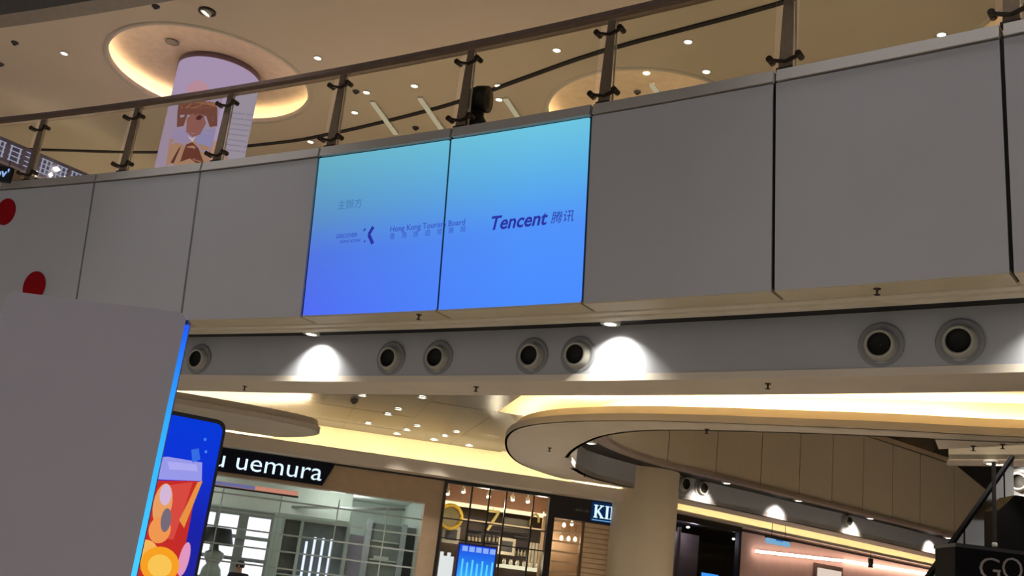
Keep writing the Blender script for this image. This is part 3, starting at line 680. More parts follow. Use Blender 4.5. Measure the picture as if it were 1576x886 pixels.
colpatch('printed_shape', z3([(130, 720), (150, 700), (90, 840), (65, 835)]), (104, 60, 56), .009)
colpatch('printed_shape', z3([(560, 300), (850, 240), (860, 400), (800, 800), (480, 830), (500, 640)]), (184, 172, 196), .005)
for k in range(8):
    y = 430 + k * 42; x0 = 560 - k * 8; x1 = 780 - k * 14 - (40 if k % 3 == 2 else 0)
    colpatch('printed_line', z3([(x0, y), (x1, y + 22), (x1, y + 34), (x0, y + 12)]), (166, 154, 182), .009)

# ---- upper shop with sign band at far left
sg = empty('upper_shop_front', (-10.5, 21.3, 6.6), 'dark upper floor shop front with pale lettered band at far left', 'shop front')
ua = Vector((-12.4, 19.0)); ub = Vector((-8.9, 23.55)); ud = (ub - ua).normalized(); un = Vector((-ud.y, ud.x))
MB().wall([ua, ub], 9.12, 9.66, .12).build('sign_band', mat('violet_grey_band', (112, 104, 122), .5), sg)
MB().wall([ua, ub], 6.6, 9.12, .06).build('shop_glazing', mat('dark_glazing', (46, 46, 42), .15), sg)
MB().wall([ua - un * .02, ub - un * .02], 9.10, 9.15, .1).build('band_edge', mat('pale_edge', (160, 150, 160), .4), sg)
bl = glow('pale_sign_strokes', (176, 178, 210), .8)
def strokes(o2, seed, s):
    random.seed(seed); mb = MB()
    for k in range(4):
        z = 9.24 + k * .105; mb.bar((*(o2 + ud * -.13 - un * .03), z), (*(o2 + ud * .13 - un * .03), z), .03, .012)
    for k in (-1, 0, 1):
        if random.random() < .8: mb.bar((*(o2 + ud * k * .1 - un * .03), 9.22), (*(o2 + ud * k * .1 - un * .03), 9.57), .03, .012)
    return mb
for k in range(10):
    strokes(ua + ud * (2.05 + k * .36), k, 1).build('sign_character', bl, sg)
for px, nm in (((56, 267), 'x'), ((78, 269), 'x'), ((87, 260), 'x'), ((99, 275), 'x')):
    d = ray(*px); t = (ua - un * .06).dot(un) / Vector((d.x, d.y)).dot(un); q = d * t + Vector((0, 0, EYE))
    MB().lathe([(.003, -.06), (.045 if px[0] != 87 else .08, 0), (.003, .06)], 12, c=q).build('shop_lamp', M_lamp, sg)
q0 = aty(-30, 257, 15.2); q1 = aty(19, 257, 15.2); q2 = aty(19, 280, 15.2)
sbx = empty('hanging_sign', (q1.x, 15.2, q2.z), 'small dark hanging sign with pale blue letters at the left edge', 'sign')
MB().box(((q0.x + q1.x) / 2, 15.25, (q1.z + q2.z) / 2), (q1.x - q0.x, .08, abs(q1.z - q2.z))).build('sign_box', mat('navy_sign', (22, 24, 34), .4), sbx)
for xx in (q1.x - .08, q1.x - .4): MB().cyl((xx, 15.25, q1.z), (xx, 15.25, q1.z + .12), .008, 6).build('hanger', M_clamp, sbx)
lettering('sign_lettering', "nov'", glow('pale_blue_letters', (140, 176, 226), 1.0), sbx, lambda u, v, w_: Vector((q1.x - .33 + u, 15.2 - w_, q2.z + .07 + v)), .30, None, .004, .02)

# ================================================================== TOTEM AND ADVERT SCREEN
ty = 4.2
tl, tr_ = aty(11, 449, ty), aty(287, 486, ty)
tt = empty('display_totem', ((tl.x + tr_.x) / 2, ty, 0), 'tall white display totem with a glowing blue right edge', 'totem')
x0, x1, zt = tl.x, tr_.x, (tl.z + aty(254, 475, ty).z) / 2
r = .035
body = [(x0, 0.06), (x1, 0.06)] + [(x1 - r + r * math.cos(a * math.pi / 12), zt - r + r * math.sin(a * math.pi / 12)) for a in range(7)] + [(x0 + r - r * math.cos(a * math.pi / 12), zt - r + r * math.sin(a * math.pi / 12)) for a in range(6, -1, -1)]
fy = lambda x, y, z: Vector((x, z, y))
M_tot = mat('white_totem', (168, 163, 174), .45, noise=.015, scale=1)
MB().prism([body], ty, ty + .045, fy).build('body', M_tot, tt)
MB().box(((x0 + x1) / 2, ty + .02, .03), (x1 - x0 + .2, .4, .06)).build('base', M_dark, tt)
MB().bar((x1 + .008, ty + .01, .10), (x1 + .008, ty + .01, zt - .05), .015, .02).build('light_edge', glow('blue_light_edge', (50, 160, 255), 1.1, (1.5, 2.5, [(0, (70, 200, 255)), (.6, (50, 168, 255)), (1, (34, 92, 240))])), tt)
MB().bar((x1 + .0, ty + .024, .08), (x1 + .0, ty + .024, zt - .03), .024, .04).build('light_channel', mat('blue_channel', (30, 50, 130), .4), tt)

a0 = atz(268, 632, 2.42); a1 = atz(321, 642.5, 2.42); adir = (a1 - a0).normalized(); anrm = Vector((-adir.y, adir.x, 0))
rgt = atz(341, 650, 2.42)
aw = 1.05
R0 = Vector((0, 0, 0)) + a0 + adir * (rgt - a0).dot(adir); R0.z = 0
L0 = R0 - adir * aw
ad = empty('advert_screen', (L0 + R0) / 2, 'tall blue advert screen showing an iced fruit tea behind the white totem', 'advert screen')
def AD(x, z, n=0.0): p = L0 + adir * x + anrm * n; return Vector((p.x, p.y, z))
def apix(px, py):
    d = ray(px, py); den = d.dot(anrm); t = L0.dot(anrm) / den; q = d * t
    return ((q - L0).dot(adir), q.z + EYE)
def rrect(x0, z0, x1, z1, r): return [(cx + r * math.cos(a + k * math.pi / 10), cz + r * math.sin(a + k * math.pi / 10)) for cx, cz, a in ((x0 + r, z0 + r, math.pi), (x1 - r, z0 + r, 1.5 * math.pi), (x1 - r, z1 - r, 0), (x0 + r, z1 - r, .5 * math.pi)) for k in range(6)]
MB().prism([rrect(0, .05, aw, 2.42, .06)], 0, .14, lambda x, y, z: AD(x, y, z)).build('body', M_black, ad)
MB().box(AD(aw / 2, .025, .07), (aw + .2, .5, .05), math.atan2(adir.y, adir.x)).build('base', M_dark, ad)
dsp = MB().prism([rrect(.02, .15, aw - .02, 2.395, .05)], -.006, -.001, lambda x, y, z: AD(x, y, z)).build('display', glow('blue_picture', (24, 44, 190), 1.0, (1.4, 2.4, [(0, (36, 36, 150)), (.4, (26, 36, 170)), (.75, (14, 52, 214)), (1, (8, 58, 214))])), ad)
Z6 = lambda x, y: (200 + x / 3.333, 620 + y / 3.333)
def adp(nm, L, rgb, n, s=1.0):
    P = [apix(*Z6(*p)) for p in L]
    return MB().prism([P], -.008 - n, -.006 - n, lambda x, y, z: AD(x, y, z)).build(nm, glow('print_%d_%d_%d' % rgb, rgb, s), dsp)
def ell(cx, cy, rx, ry, rot=0, n=20): return [(cx + rx * math.cos(k * 2 * math.pi / n) * math.cos(rot) - ry * math.sin(k * 2 * math.pi / n) * math.sin(rot), cy + rx * math.cos(k * 2 * math.pi / n) * math.sin(rot) + ry * math.sin(k * 2 * math.pi / n) * math.cos(rot)) for k in range(n)]
adp('printed_tea', [(60, 395), (345, 400), (300, 640), (250, 886), (230, 1000), (-60, 1000), (-20, 800)], (196, 44, 40), .000)
adp('printed_tea', [(200, 420), (320, 405), (270, 560), (220, 700), (150, 690), (190, 560)], (214, 74, 64), .0004)
adp('printed_straw', [(345, 405), (370, 400), (275, 640), (250, 600), (290, 520)], (230, 146, 66), .001)
adp('printed_foam', [(40, 290), (190, 275), (368, 305), (366, 400), (160, 392), (20, 380)], (152, 152, 232), .001)
adp('printed_foam', [(190, 300), (340, 315), (345, 350), (200, 340)], (172, 170, 240), .0015)
adp('printed_fruit', ell(165, 520, 48, 110, .2), (232, 158, 96), .001)
adp('printed_ice', ell(180, 470, 30, 55, .1), (212, 182, 214), .0015)
adp('printed_berry', ell(182, 600, 26, 62, .15), (118, 106, 120), .002)
adp('printed_fruit', ell(150, 650, 56, 70, .3), (240, 150, 80), .0012)
adp('printed_fruit', ell(150, 830, 100, 95, .1), (246, 160, 36), .0025)
adp('printed_fruit', ell(150, 835, 62, 60, .1), (250, 196, 84), .003)
adp('printed_fruit', ell(80, 760, 60, 60, .2), (244, 180, 90), .002)
adp('printed_peach', ell(275, 800, 26, 90, .25), (226, 150, 190), .001)
adp('printed_cube', [(312, 240), (350, 232), (358, 290), (318, 305)], (54, 108, 226), .002)
adp('printed_spark', ell(383, 187, 7, 8), (60, 130, 240), .002); adp('printed_spark', ell(387, 250, 7, 8), (60, 130, 240), .002)

# ================================================================== SHOP FRONTS
M_bronze = mat('bronze_cladding', (186, 160, 130), .5, metal=0.0, noise=.05)
M_frame = mat('black_frame', (26, 20, 18), .4)
s1 = empty('cosmetics_shop_front', S1(-3.4, 0, 0), 'closed cosmetics shop with white lettered navy sign and open shutter bars', 'shop front')
hb = MB()
b1(hb, -9, -.9, -.02, .3, 3.26, 3.80); hb.build('header', M_bronze, s1)
b1(MB(), -1.27, -.92, -.04, .3, 0, 3.26).build('pier', M_bronze, s1)
b1(MB(), -9, -.9, -.06, -.02, 3.765, 3.80).build('top_line', M_frame, s1)
b1(MB(), -9, -1.27, -.03, .02, 3.24, 3.27).build('header_edge', mat('pale_edge_metal', (206, 196, 180), .3), s1)
sgn = [(-7.2, 3.325), (-3.40, 3.325), (-3.22, 3.765), (-7.2, 3.765)]
sgb = MB().prism([sgn], -.14, -.02, lambda x, y, z: S1(x, z, y)).build('sign_box', mat('navy_sign_box', (13, 17, 34), .6, spec=.15), s1)
lettering('sign_letter', 'shu uemura', glow('white_letters', (214, 236, 252), 1.2), sgb, lambda u, v, w_: S1(-6.10 + u, -.15 - w_, 3.405 + v), 2.66, .345, .006, -.004, 0, True)
b1(MB(), -8.5, -3.85, -.05, .02, 3.055, 3.14).build('light_strip', glow('salmon_strip', (206, 140, 118), .9), s1)
b1(MB(), -8.5, -4.7, -.056, .015, 3.062, 3.135).build('light_strip', glow('blue_grey_strip', (108, 112, 158), .9), s1)
b1(MB(), -8.5, -3.83, -.05, .02, 3.02, 3.055).build('strip_edge', M_frame, s1)
for k in range(10):
    z = 2.93 - k * .325; b1(MB(), -9, -1.27, .08, .10, z - .016, z + .016).build('shutter_slat', mat('shutter_metal', (186, 196, 190), .35, metal=.2), s1)
for u in (-7.9, -6.6, -5.3, -4.15, -3.0, -2.0): b1(MB(), u - .012, u + .012, .085, .095, 0, 3.1).build('shutter_link', MATS['shutter_metal'], s1)
# its interior
M_in = mat('grey_green_interior', (196, 206, 196), .6, noise=.03)
room = MB(); b1(room, -9, -1.02, 5.6, 5.7, 0, 3.6); b1(room, -1.09, -1.02, .3, 5.7, 0, 3.6); b1(room, -9.1, -9, .3, 5.7, 0, 3.6); room.build('interior_wall', M_in, s1)
b1(MB(), -9, -1.02, .3, 5.7, 3.5, 3.6).build('interior_ceiling', mat('interior_ceiling', (206, 212, 204), .7), s1)
b1(MB(), -9, -2.6, 2.2, 2.5, 2.80, 3.5).build('interior_bulkhead', M_in, s1)
MB().bar(S1(-4.0, 2.3, 2.95), S1(-1.6, .6, 3.12), .06, .05).build('ceiling_rail', mat('grey_rail', (120, 126, 120), .5), s1)
for uu, nn_ in ((-6.5, 1.3), (-3, 1.3), (-6, 3.8), (-2.6, 3.8)):
    q = S1(uu, nn_, 3.2) - ORG[s1.name]; point('interior_lamp', s1, q, 26, (.93, 1, .96), .2)
# luminous shelf wall
lw = empty('luminous_shelf_wall', S1(-5.3, 3.2, 0), 'bright white backlit shelf grid at the left of the cosmetics shop', 'shelf unit')
b1(MB(), -6.7, -4.24, 3.25, 3.45, 0, 2.82).build('back_board', mat('shelf_grey', (150, 156, 150), .5), lw)
for i in range(4):
    for j in range(3):
        u0 = -6.66 + i * .62; z0 = 2.25 - j * .48
        if i == 2: u0 -= .02
        b1(MB(), u0, u0 + .50 - (.08 if i == 2 else 0), 3.235, 3.25, z0, z0 + .42).build('lit_pane', glow('white_lit_pane', (238, 242, 250), 1.25), lw)
for k in range(3): b1(MB(), -6.7, -4.24, 3.15, 3.3, 2.18 - k * .48 - .012, 2.18 - k * .48 + .03).build('shelf', mat('shelf_grey', (150, 156, 150)), lw)
b1(MB(), -6.66, -4.3, 3.235, 3.25, .4, 1.2).build('lit_pane', glow('white_lit_pane', (238, 242, 250)), lw)
# big table lamp in front of it
lc = S1(pix1(334, 830, 2.6)[0], 2.6, 0)
tlmp = empty('table_lamp', lc + Vector((0, 0, .75)), 'oversized lamp with black shade and grey baluster base in the cosmetics shop', 'lamp')
zs0 = pix1(334, 838, 2.6)[1]; zs1 = pix1(338, 812, 2.6)[1]
MB().lathe([(.37, zs0), (.27, zs1), (.255, zs1), (.355, zs0), (.37, zs0)], 36, c=lc).build('shade', M_black, tlmp)
MB().lathe([(.27, zs1 - .01), (.02, zs1 - .005), (.002, zs1 - .004)], 24, c=lc).build('shade_top', M_black, tlmp)
MB().lathe([(.02, .75), (.2, .75), (.2, .80), (.12, .86), (.17, 1.05), (.24, 1.25), (.20, 1.45), (.13, 1.55), (.18, 1.64), (.22, 1.72), (.20, 1.80), (.08, 1.86), (.04, zs0 + .1)], 32, c=lc).build('base', mat('grey_lamp_base', (150, 160, 150), .4), tlmp)
ct = empty('display_counter', S1(-5.6, 2.6, 0), 'grey display counter carrying the oversized lamp', 'counter')
b1(MB(), -6.6, -4.95, 2.25, 2.95, .08, .71).build('body', M_in, ct); b1(MB(), -6.65, -4.9, 2.2, 3.0, .71, .75).build('top', mat('shelf_grey', (150, 156, 150)), ct); b1(MB(), -6.5, -5.05, 2.3, 2.9, 0, .08).build('plinth', M_dark, ct)
# right display shelves
sh = empty('display_cabinet', S1(-3.3, 3.6, 0), 'grey display cabinet with vertical light tubes in the cosmetics shop', 'cabinet')
b1(MB(), -4.05, -2.5, 3.75, 4.0, 0, 2.75).build('back_panel', mat('cabinet_dark', (128, 134, 128), .5), sh)
for u in (-4.05, -3.62, -2.55): b1(MB(), u, u + .07, 3.35, 3.75, 0, 2.78).build('side_panel', M_in, sh)
b1(MB(), -4.05, -2.48, 3.35, 4.0, 2.75, 2.82).build('top', M_in, sh)
for z in (1.0, 1.5, 2.0): b1(MB(), -4.05, -2.5, 3.4, 3.75, z, z + .03).build('shelf', M_in, sh)
for k, u in enumerate((-3.42, -3.24, -3.05, -2.86)): MB().cyl(S1(u, 3.38, 1.45), S1(u, 3.38, 2.42 if k else 2.3), .028, 8).build('light_tube', glow('cool_tube', (214, 226, 255), 1.3), sh)
MB().add([S1(-2.45, 3.7, 1.5), S1(-2.1, 3.7, 1.5), S1(-2.1, 3.7, 2.6), S1(-2.45, 3.7, 2.6)], [(0, 1, 2, 3)]).build('poster', mat('lilac_poster', (190, 176, 196), .5), sh)
cab = empty('tall_cabinet', S1(-1.7, 2.2, 0), 'dark tall cabinet with grey dividers behind the right shutter bars', 'cabinet')
b1(MB(), -2.2, -1.1, 2.2, 2.5, 0, 2.85).build('carcass', mat('cabinet_slate', (134, 142, 138), .5), cab)
for u in (-2.2, -1.42): b1(MB(), u, u + .12, 2.12, 2.2, 0, 2.9).build('pilaster', mat('pale_blue_grey', (178, 188, 196), .5), cab)
b1(MB(), -1.3, -1.1, 2.15, 2.2, 0, 2.7).build('dark_door', mat('cabinet_black', (40, 46, 48), .4), cab)
for z in (1.45, 2.05, 2.45): b1(MB(), -2.05, -1.45, 2.1, 2.2, z, z + .03).build('shelf', M_in, cab)
b1(MB(), -1.95, -1.62, 2.185, 2.195, 2.08, 2.15).build('label_plate', mat('label_plate', (210, 214, 210), .4), cab)

# shop assistant: only the head and shoulders rise into view
pc = S1(pix1(370, 868, 1.3)[0], 1.3, 0)
man = empty('person', pc, 'person with dark hair and dark top standing in the cosmetics shop', 'person')
def skin(name, V, E, R_, m, lvl=2, root=0):
    me = bpy.data.meshes.new(name); me.from_pydata([tuple(v) for v in V], E, []); me.materials.append(m)
    o = bpy.data.objects.new(name, me); COL.objects.link(o); o.parent = man
    s_ = o.modifiers.new('skin', 'SKIN'); s_.use_smooth_shade = True
    me.skin_vertices.new() if not me.skin_vertices else None
    for i, r_ in enumerate(R_): me.skin_vertices[0].data[i].radius = (r_ if isinstance(r_, tuple) else (r_, r_))
    for i in range(len(V)): me.skin_vertices[0].data[i].use_root = (i == root)
    sd = o.modifiers.new('subsurf', 'SUBSURF'); sd.levels = lvl; sd.render_levels = lvl
    return o
V = [(0, 0, .93), (0, 0, 1.12), (0, .0, 1.33), (0, .01, 1.43), (0, 0, 1.50), (0, -.01, 1.57), (0, -.015, 1.64)]; E_ = [(0, 1), (1, 2), (2, 3), (3, 4), (4, 5), (5, 6)]; Rr = [(.15, .10), (.13, .09), (.15, .10), .06, .05, (.075, .09), (.07, .085)]
for s in (-1, 1):
    i = len(V); V += [(s * .17, 0, 1.38), (s * .22, .02, 1.10), (s * .22, -.06, .86), (s * .22, -.08, .80)]; E_ += [(2, i), (i, i + 1), (i + 1, i + 2), (i + 2, i + 3)]; Rr += [.055, .042, .028, .034]
    for k in range(4):
        j = len(V); y = -.115 + k * .022; l = (.055, .07, .072, .06)[3 - k]
        V += [(s * .222, y, .755), (s * .212, y - .004, .755 - l)]; E_ += [(i + 3, j), (j, j + 1)]; Rr += [.0095, .008]
    j = len(V); V += [(s * .205, -.12, .80), (s * .195, -.135, .765)]; E_ += [(i + 3, j), (j, j + 1)]; Rr += [.011, .009]
    i = len(V); V += [(s * .09, 0, .86), (s * .1, -.01, .48), (s * .1, .02, .09), (s * .1, -.12, .035)]; E_ += [(0, i), (i, i + 1), (i + 1, i + 2), (i + 2, i + 3)]; Rr += [.085, .06, .042, .035]
M_skin = mat('skin', (196, 150, 124), .55)
skin('body', V, E_, Rr, M_skin)
skin('top', [(0, 0, .88), (0, 0, 1.12), (0, 0, 1.34), (0, .01, 1.44), (.17, 0, 1.385), (.225, .02, 1.10), (.222, -.05, .90), (-.17, 0, 1.385), (-.225, .02, 1.10), (-.222, -.05, .90)], [(0, 1), (1, 2), (2, 3), (2, 4), (4, 5), (5, 6), (2, 7), (7, 8), (8, 9)], [(.17, .12), (.145, .105), (.165, .115), .07, .068, .054, .042, .068, .054, .042], mat('dark_top', (36, 34, 40), .8))
skin('trousers', [(0, 0, .93), (.09, 0, .85), (.1, -.01, .48), (.1, .02, .10), (-.09, 0, .85), (-.1, -.01, .48), (-.1, .02, .10)], [(0, 1), (1, 2), (2, 3), (0, 4), (4, 5), (5, 6)], [(.16, .11), .098, .075, .06, .098, .075, .06], mat('black_trousers', (26, 26, 30), .8))
hm = MB().lathe([(.105, -.02), (.112, .03), (.105, .075), (.075, .115), (.03, .13), (.002, .132)], 24, Matrix(((.82, 0, 0), (0, 1.0, 0), (0, 0, 1))), pc + Vector((0, .012, 1.57)))
hm.build('hair', mat('dark_hair', (22, 18, 18), .6), man)
fc = MB()
for s in (-1, 1): fc.lathe([(.002, .01), (.012, .006), (.012, -.006), (.002, -.01)], 10, Matrix.Rotation(rad(90), 3, 'X'), pc + Vector((s * .03, -.098, 1.60)))
fc.build('eyes', M_black, man)
MB().bar(pc + Vector((0, -.10, 1.595)), pc + Vector((0, -.122, 1.56)), .018, .018, w2=.03).build('nose', M_skin, man)
MB().bar(pc + Vector((-.022, -.099, 1.53)), pc + Vector((.022, -.099, 1.53)), .01, .01).build('mouth', mat('lips', (150, 80, 76), .5), man)
for s in (-1, 1): MB().bar(pc + Vector((s * .078, .0, 1.56)), pc + Vector((s * .082, .0, 1.62)), .03, .014).build('ear', M_skin, man)

# second shop: black glazed frame
s2 = empty('glazed_shop_front', S1(.25, 0, 0), 'warm lit shop behind a black grid of glazing bars', 'shop front')
for u0, u1 in ((-.92, -.86), (1.35, 1.47)): b1(MB(), u0, u1, -.08, .1, 0, 3.80).build('frame_post', M_frame, s2)
b1(MB(), -.92, 1.47, -.08, .1, 3.73, 3.80).build('frame_head', M_frame, s2)
for x in (719, 747, 773, 816): u = pix1(x + 2, 800)[0]; b1(MB(), u - .015, u + .015, -.02, .03, 0, 3.73).build('glazing_bar', M_frame, s2)
for z in (3.02, 2.62): b1(MB(), -.86, 1.40, -.02, .03, z - .012, z + .012).build('glazing_bar', M_frame, s2)
us = [-.86] + [pix1(x + 2, 800)[0] for x in (719, 747, 773, 816)] + [1.40]
for a, b in zip(us, us[1:]): b1(MB(), a + .016, b - .016, .0, .008, 0, 3.73).build('glass_pane', M_shopglass, s2)
M_brn = mat('brown_interior', (98, 80, 62), .6)
rm = MB(); b1(rm, -1.0, 2.6, 3.6, 3.7, 0, 4.0); b1(rm, -.99, -.95, .1, 3.7, 0, 4.0); b1(rm, 2.5, 2.6, 1.05, 3.7, 0, 4.0); rm.build('interior_wall', M_brn, s2)
b1(MB(), -1, 2.6, .1, 3.7, 3.98, 4.04).build('interior_ceiling', mat('pale_shop_ceiling', (190, 182, 168), .7), s2)
b1(MB(), -.9, 2.4, 2.4, 3.6, 3.55, 3.98).build('interior_bulkhead', mat('brown_bulkhead', (120, 82, 58), .6), s2)
b1(MB(), -.9, 2.4, 2.34, 2.40, 3.48, 3.57).build('light_line', glow('warm_line', (255, 226, 176), 1.6), s2)
b1(MB(), -.9, 2.4, 2.34, 2.40, 3.18, 3.22).build('light_line', glow('warm_line_dim', (236, 200, 150), 1.0), s2)
point('interior_lamp', s2, S1(.2, 1.2, 3.5) - ORG[s2.name], 34, (1, .84, .6), .1); point('interior_lamp', s2, S1(1.5, 1.2, 3.5) - ORG[s2.name], 34, (1, .84, .6), .1); point('interior_lamp', s2, S1(.8, 2.0, 2.4) - ORG[s2.name], 18, (1, .84, .6), .1)
tk = []
trk = empty('track_spotlight', (0, 0, 0), 'x', 'spotlight')
MB().cyl((0, 0, 0), (0, 0, -.10), .012, 8).build('stem', M_fitting, trk); MB().lathe([(.002, .05), (.045, .05), (.05, -.06), (.04, -.06)], 16, Matrix.Rotation(rad(35), 3, 'X'), (0, 0, -.14)).build('can', M_fitting, trk)
MB().lathe([(.04, -.055), (.002, -.06)], 14, Matrix.Rotation(rad(35), 3, 'X'), (0, 0, -.14)).build('lamp', M_lamp, trk)
for px, lb in (((689, 757), 'track spotlight nearest the left post of the glazed shop'), ((713, 754), 'second track spotlight from the left in the glazed shop'), ((752, 761), 'track spotlight in the middle of the glazed shop'), ((789, 766), 'left of the two right track spotlights in the glazed shop'), ((812, 769), 'rightmost track spotlight in the glazed shop')):
    u, z = pix1(px[0], px[1], 1.2); place(trk, tk, S1(u, 1.2, z + .14), A1 + math.pi, lb, 'track spotlights in the glazed shop'); b1(MB(), u - .006, u + .006, 1.19, 1.21, z + .14, 3.98).build('track_drop', M_fitting, s2)
def item(name, cat, lb, u, n, z, build, grp=None):
    o = empty(name, S1(u, n, z), lb, cat, grp); build(o); return o
u, z = pix1(693, 795, 2.2)
def yring(o):
    MB().tube([S1(u + .26 * math.cos(k * math.pi / 14), 2.2, z + .26 * math.sin(k * math.pi / 14)) for k in range(28)], .045, 8, True).build('rim', mat('yellow_enamel', (206, 170, 40), .4), o)
    MB().lathe([(.002, .02), (.235, .0)], 28, Matrix(((U1.x, 0, N1.x), (U1.y, 0, N1.y), (0, 1, 0))), S1(u, 2.22, z)).build('face', mat('olive_face', (110, 96, 44), .5), o)
item('wall_roundel', 'decoration', 'yellow rimmed roundel at the left of the glazed shop', u, 2.2, z, yring)
def letter7(px, py, nm, lb, sh_):
    u_, z_ = pix1(px, py, 2.3)
    def f(o):
        m_ = mat('gold_shape', (176, 160, 96), .4)
        if sh_: MB().bar(S1(u_ - .12, 2.3, z_ + .2), S1(u_ + .16, 2.3, z_ + .2), .06, .06).bar(S1(u_ + .14, 2.3, z_ + .2), S1(u_ - .08, 2.3, z_ - .24), .07, .06).build('shape', m_, o)
        else: MB().tube([S1(u_ + .1 * math.cos(k * .5), 2.3, z_ + .18 * math.sin(k * .5)) for k in range(9)], .03, 8).build('shape', m_, o)
        MB().cyl(S1(u_, 2.3, z_ + .2), S1(u_, 2.3, 3.55), .006, 6).build('wire', M_frame, o)
    item(nm, 'decoration', lb, u_, 2.3, z_, f)
letter7(757, 800, 'hanging_ornament', 'angular gold ornament hanging in the middle of the glazed shop', True)
letter7(823, 803, 'hanging_ornament', 'curved gold ornament hanging at the right of the glazed shop', False)
# dark upper boards, frames
bd = empty('wall_board', S1(.9, 2.6, 3.2), 'dark menu board high behind the glazing bars', 'board')
u0, zt_ = pix1(776, 797, 2.6); u1, zb_ = pix1(815, 821, 2.6)
b1(MB(), u0, u1, 2.6, 2.66, zb_, zt_).build('panel', mat('dark_board', (70, 64, 54), .5), bd); b1(MB(), u0 - .03, u1 + .03, 2.66, 2.69, zb_ - .03, zt_ + .03).build('frame', M_frame, bd)
for (xa, ya, xb, yb, lb) in ((682, 814, 707, 831, 'framed picture at the left of the glazed shop, white mount'), (771, 833, 789, 848, 'framed picture right of the blue poster screen')):
    (u0, zt_), (u1, zb_) = pix1(xa, ya, 2.5), pix1(xb, yb, 2.5)
    o = empty('framed_picture', S1((u0 + u1) / 2, 2.5, (zt_ + zb_) / 2), lb, 'picture')
    uc_, zc_ = (u0 + u1) / 2, (zt_ + zb_) / 2; u0, u1, zb_, zt_ = uc_ - .2, uc_ + .2, zc_ - .19, zc_ + .19
    b1(MB(), u0, u1, 2.5, 2.54, zb_, zt_).build('frame', mat('picture_mount', (196, 188, 170), .5), o)
    b1(MB(), u0 + .07, u1 - .07, 2.485, 2.5, zb_ + .07, zt_ - .07).build('image', mat('dark_picture', (62, 60, 60), .5, noise=.6, scale=9), o)
for (xa, ya, xb, yb, lb) in ((720, 814, 742, 836, 'dark shelf section left of the middle glazing bar'), (745, 815, 770, 836, 'dark shelf section right of the middle glazing bar'), (792, 825, 812, 858, 'dark brown cabinet beside the white fluted panel')):
    (u0, zt_), (u1, zb_) = pix1(xa, ya, 2.6), pix1(xb, yb, 2.6)
    o = empty('shelf_section', S1((u0 + u1) / 2, 2.6, zb_), lb, 'shelf')
    b1(MB(), u0, u1, 2.75, 2.8, zb_, zt_).build('back', mat('shelf_back', (66, 52, 42), .6), o)
    for k in range(3): z = zb_ + (zt_ - zb_) * k / 2; b1(MB(), u0, u1, 2.6, 2.75, z - .012, z + .012).build('board', M_frame, o)
    for k in range(4): MB().lathe([(.002, 0), (.035, 0), (.035, .09), (.015, .12), (.015, .15), (.002, .15)], 10, c=S1(u0 + .06 + (u1 - u0 - .12) * k / 3, 2.66, zb_ + .012)).build('jar', mat('pale_jar', (186, 172, 140), .4), o)
(u0, zt_), (u1, zb_) = pix1(814, 834, 2.2), pix1(836, 872, 2.2)
o = empty('fluted_panel', S1((u0 + u1) / 2, 2.2, zb_), 'white fluted panel at the right of the glazed shop', 'panel')
b1(MB(), u0, u1, 2.25, 2.3, zb_ - 1.2, zt_).build('backing', M_frame, o)
for k in range(5): uu = u0 + (u1 - u0) * (k + .5) / 5; b1(MB(), uu - .03, uu + .03, 2.2, 2.25, zb_ - 1.2, zt_).build('slat', mat('white_slat', (206, 196, 176), .5), o)
(u0, z0), (u1, z1) = pix1(773, 866, 1.3), pix1(832, 876, 1.3)
o = empty('service_counter', S1((u0 + u1) / 2, 1.3, 0), 'counter with a glowing top edge at the right of the glazed shop', 'counter')
b1(MB(), u0 - .3, u1, 1.3, 1.9, 0, z0 - .1).build('body', mat('counter_brown', (96, 74, 54), .5), o)
b1(MB(), u0, u1, 1.25, 1.9, z0 - .1, z0 - .02).build('lit_top', glow('cream_top', (240, 232, 196), 1.1), o)
for k in range(6):
    uu = u0 + .06 + (u1 - u0 - .12) * k / 5
    b = empty('jar', S1(uu, 1.4, z0 - .02), 'white jar on the counter, number %s from the left of six' % ['first', 'second', 'third', 'fourth', 'fifth', 'sixth'][k], 'jar', 'jars on the lit counter')
    b['label'] = '%s white jar from the left on the glowing shop counter' % ['first', 'second', 'third', 'fourth', 'fifth', 'sixth'][k]
    MB().lathe([(.002, 0), (.04, 0), (.042, .08), (.03, .10), (.002, .10)], 12, c=S1(uu, 1.4, z0 - .02)).build('body', mat('white_jar', (236, 230, 214), .3), b)
    MB().lathe([(.032, .10), (.032, .125), (.002, .125)], 12, c=S1(uu, 1.4, z0 - .02)).build('lid', mat('jar_lid', (180, 160, 120), .3), b)
# white display at lower left of the shop
(u0, zt_), (u1, zb_) = pix1(678, 848, 1.6), pix1(702, 886, 1.6)
o = empty('white_display', S1(u0 + .2, 1.6, 0), 'white glowing display stand beside the left post of the glazed shop', 'display')
b1(MB(), u0, u1, 1.6, 1.9, 0, zb_ - .05).build('stand', mat('white_stand', (220, 220, 214), .4), o)
for k in range(4): b1(MB(), u0 + .02 + k * .08, u0 + .085 + k * .08, 1.65, 1.75, zb_ - .05, zt_ - .08 * (k % 2)).build('card', glow('white_card', (236, 240, 240), 1.0), o)
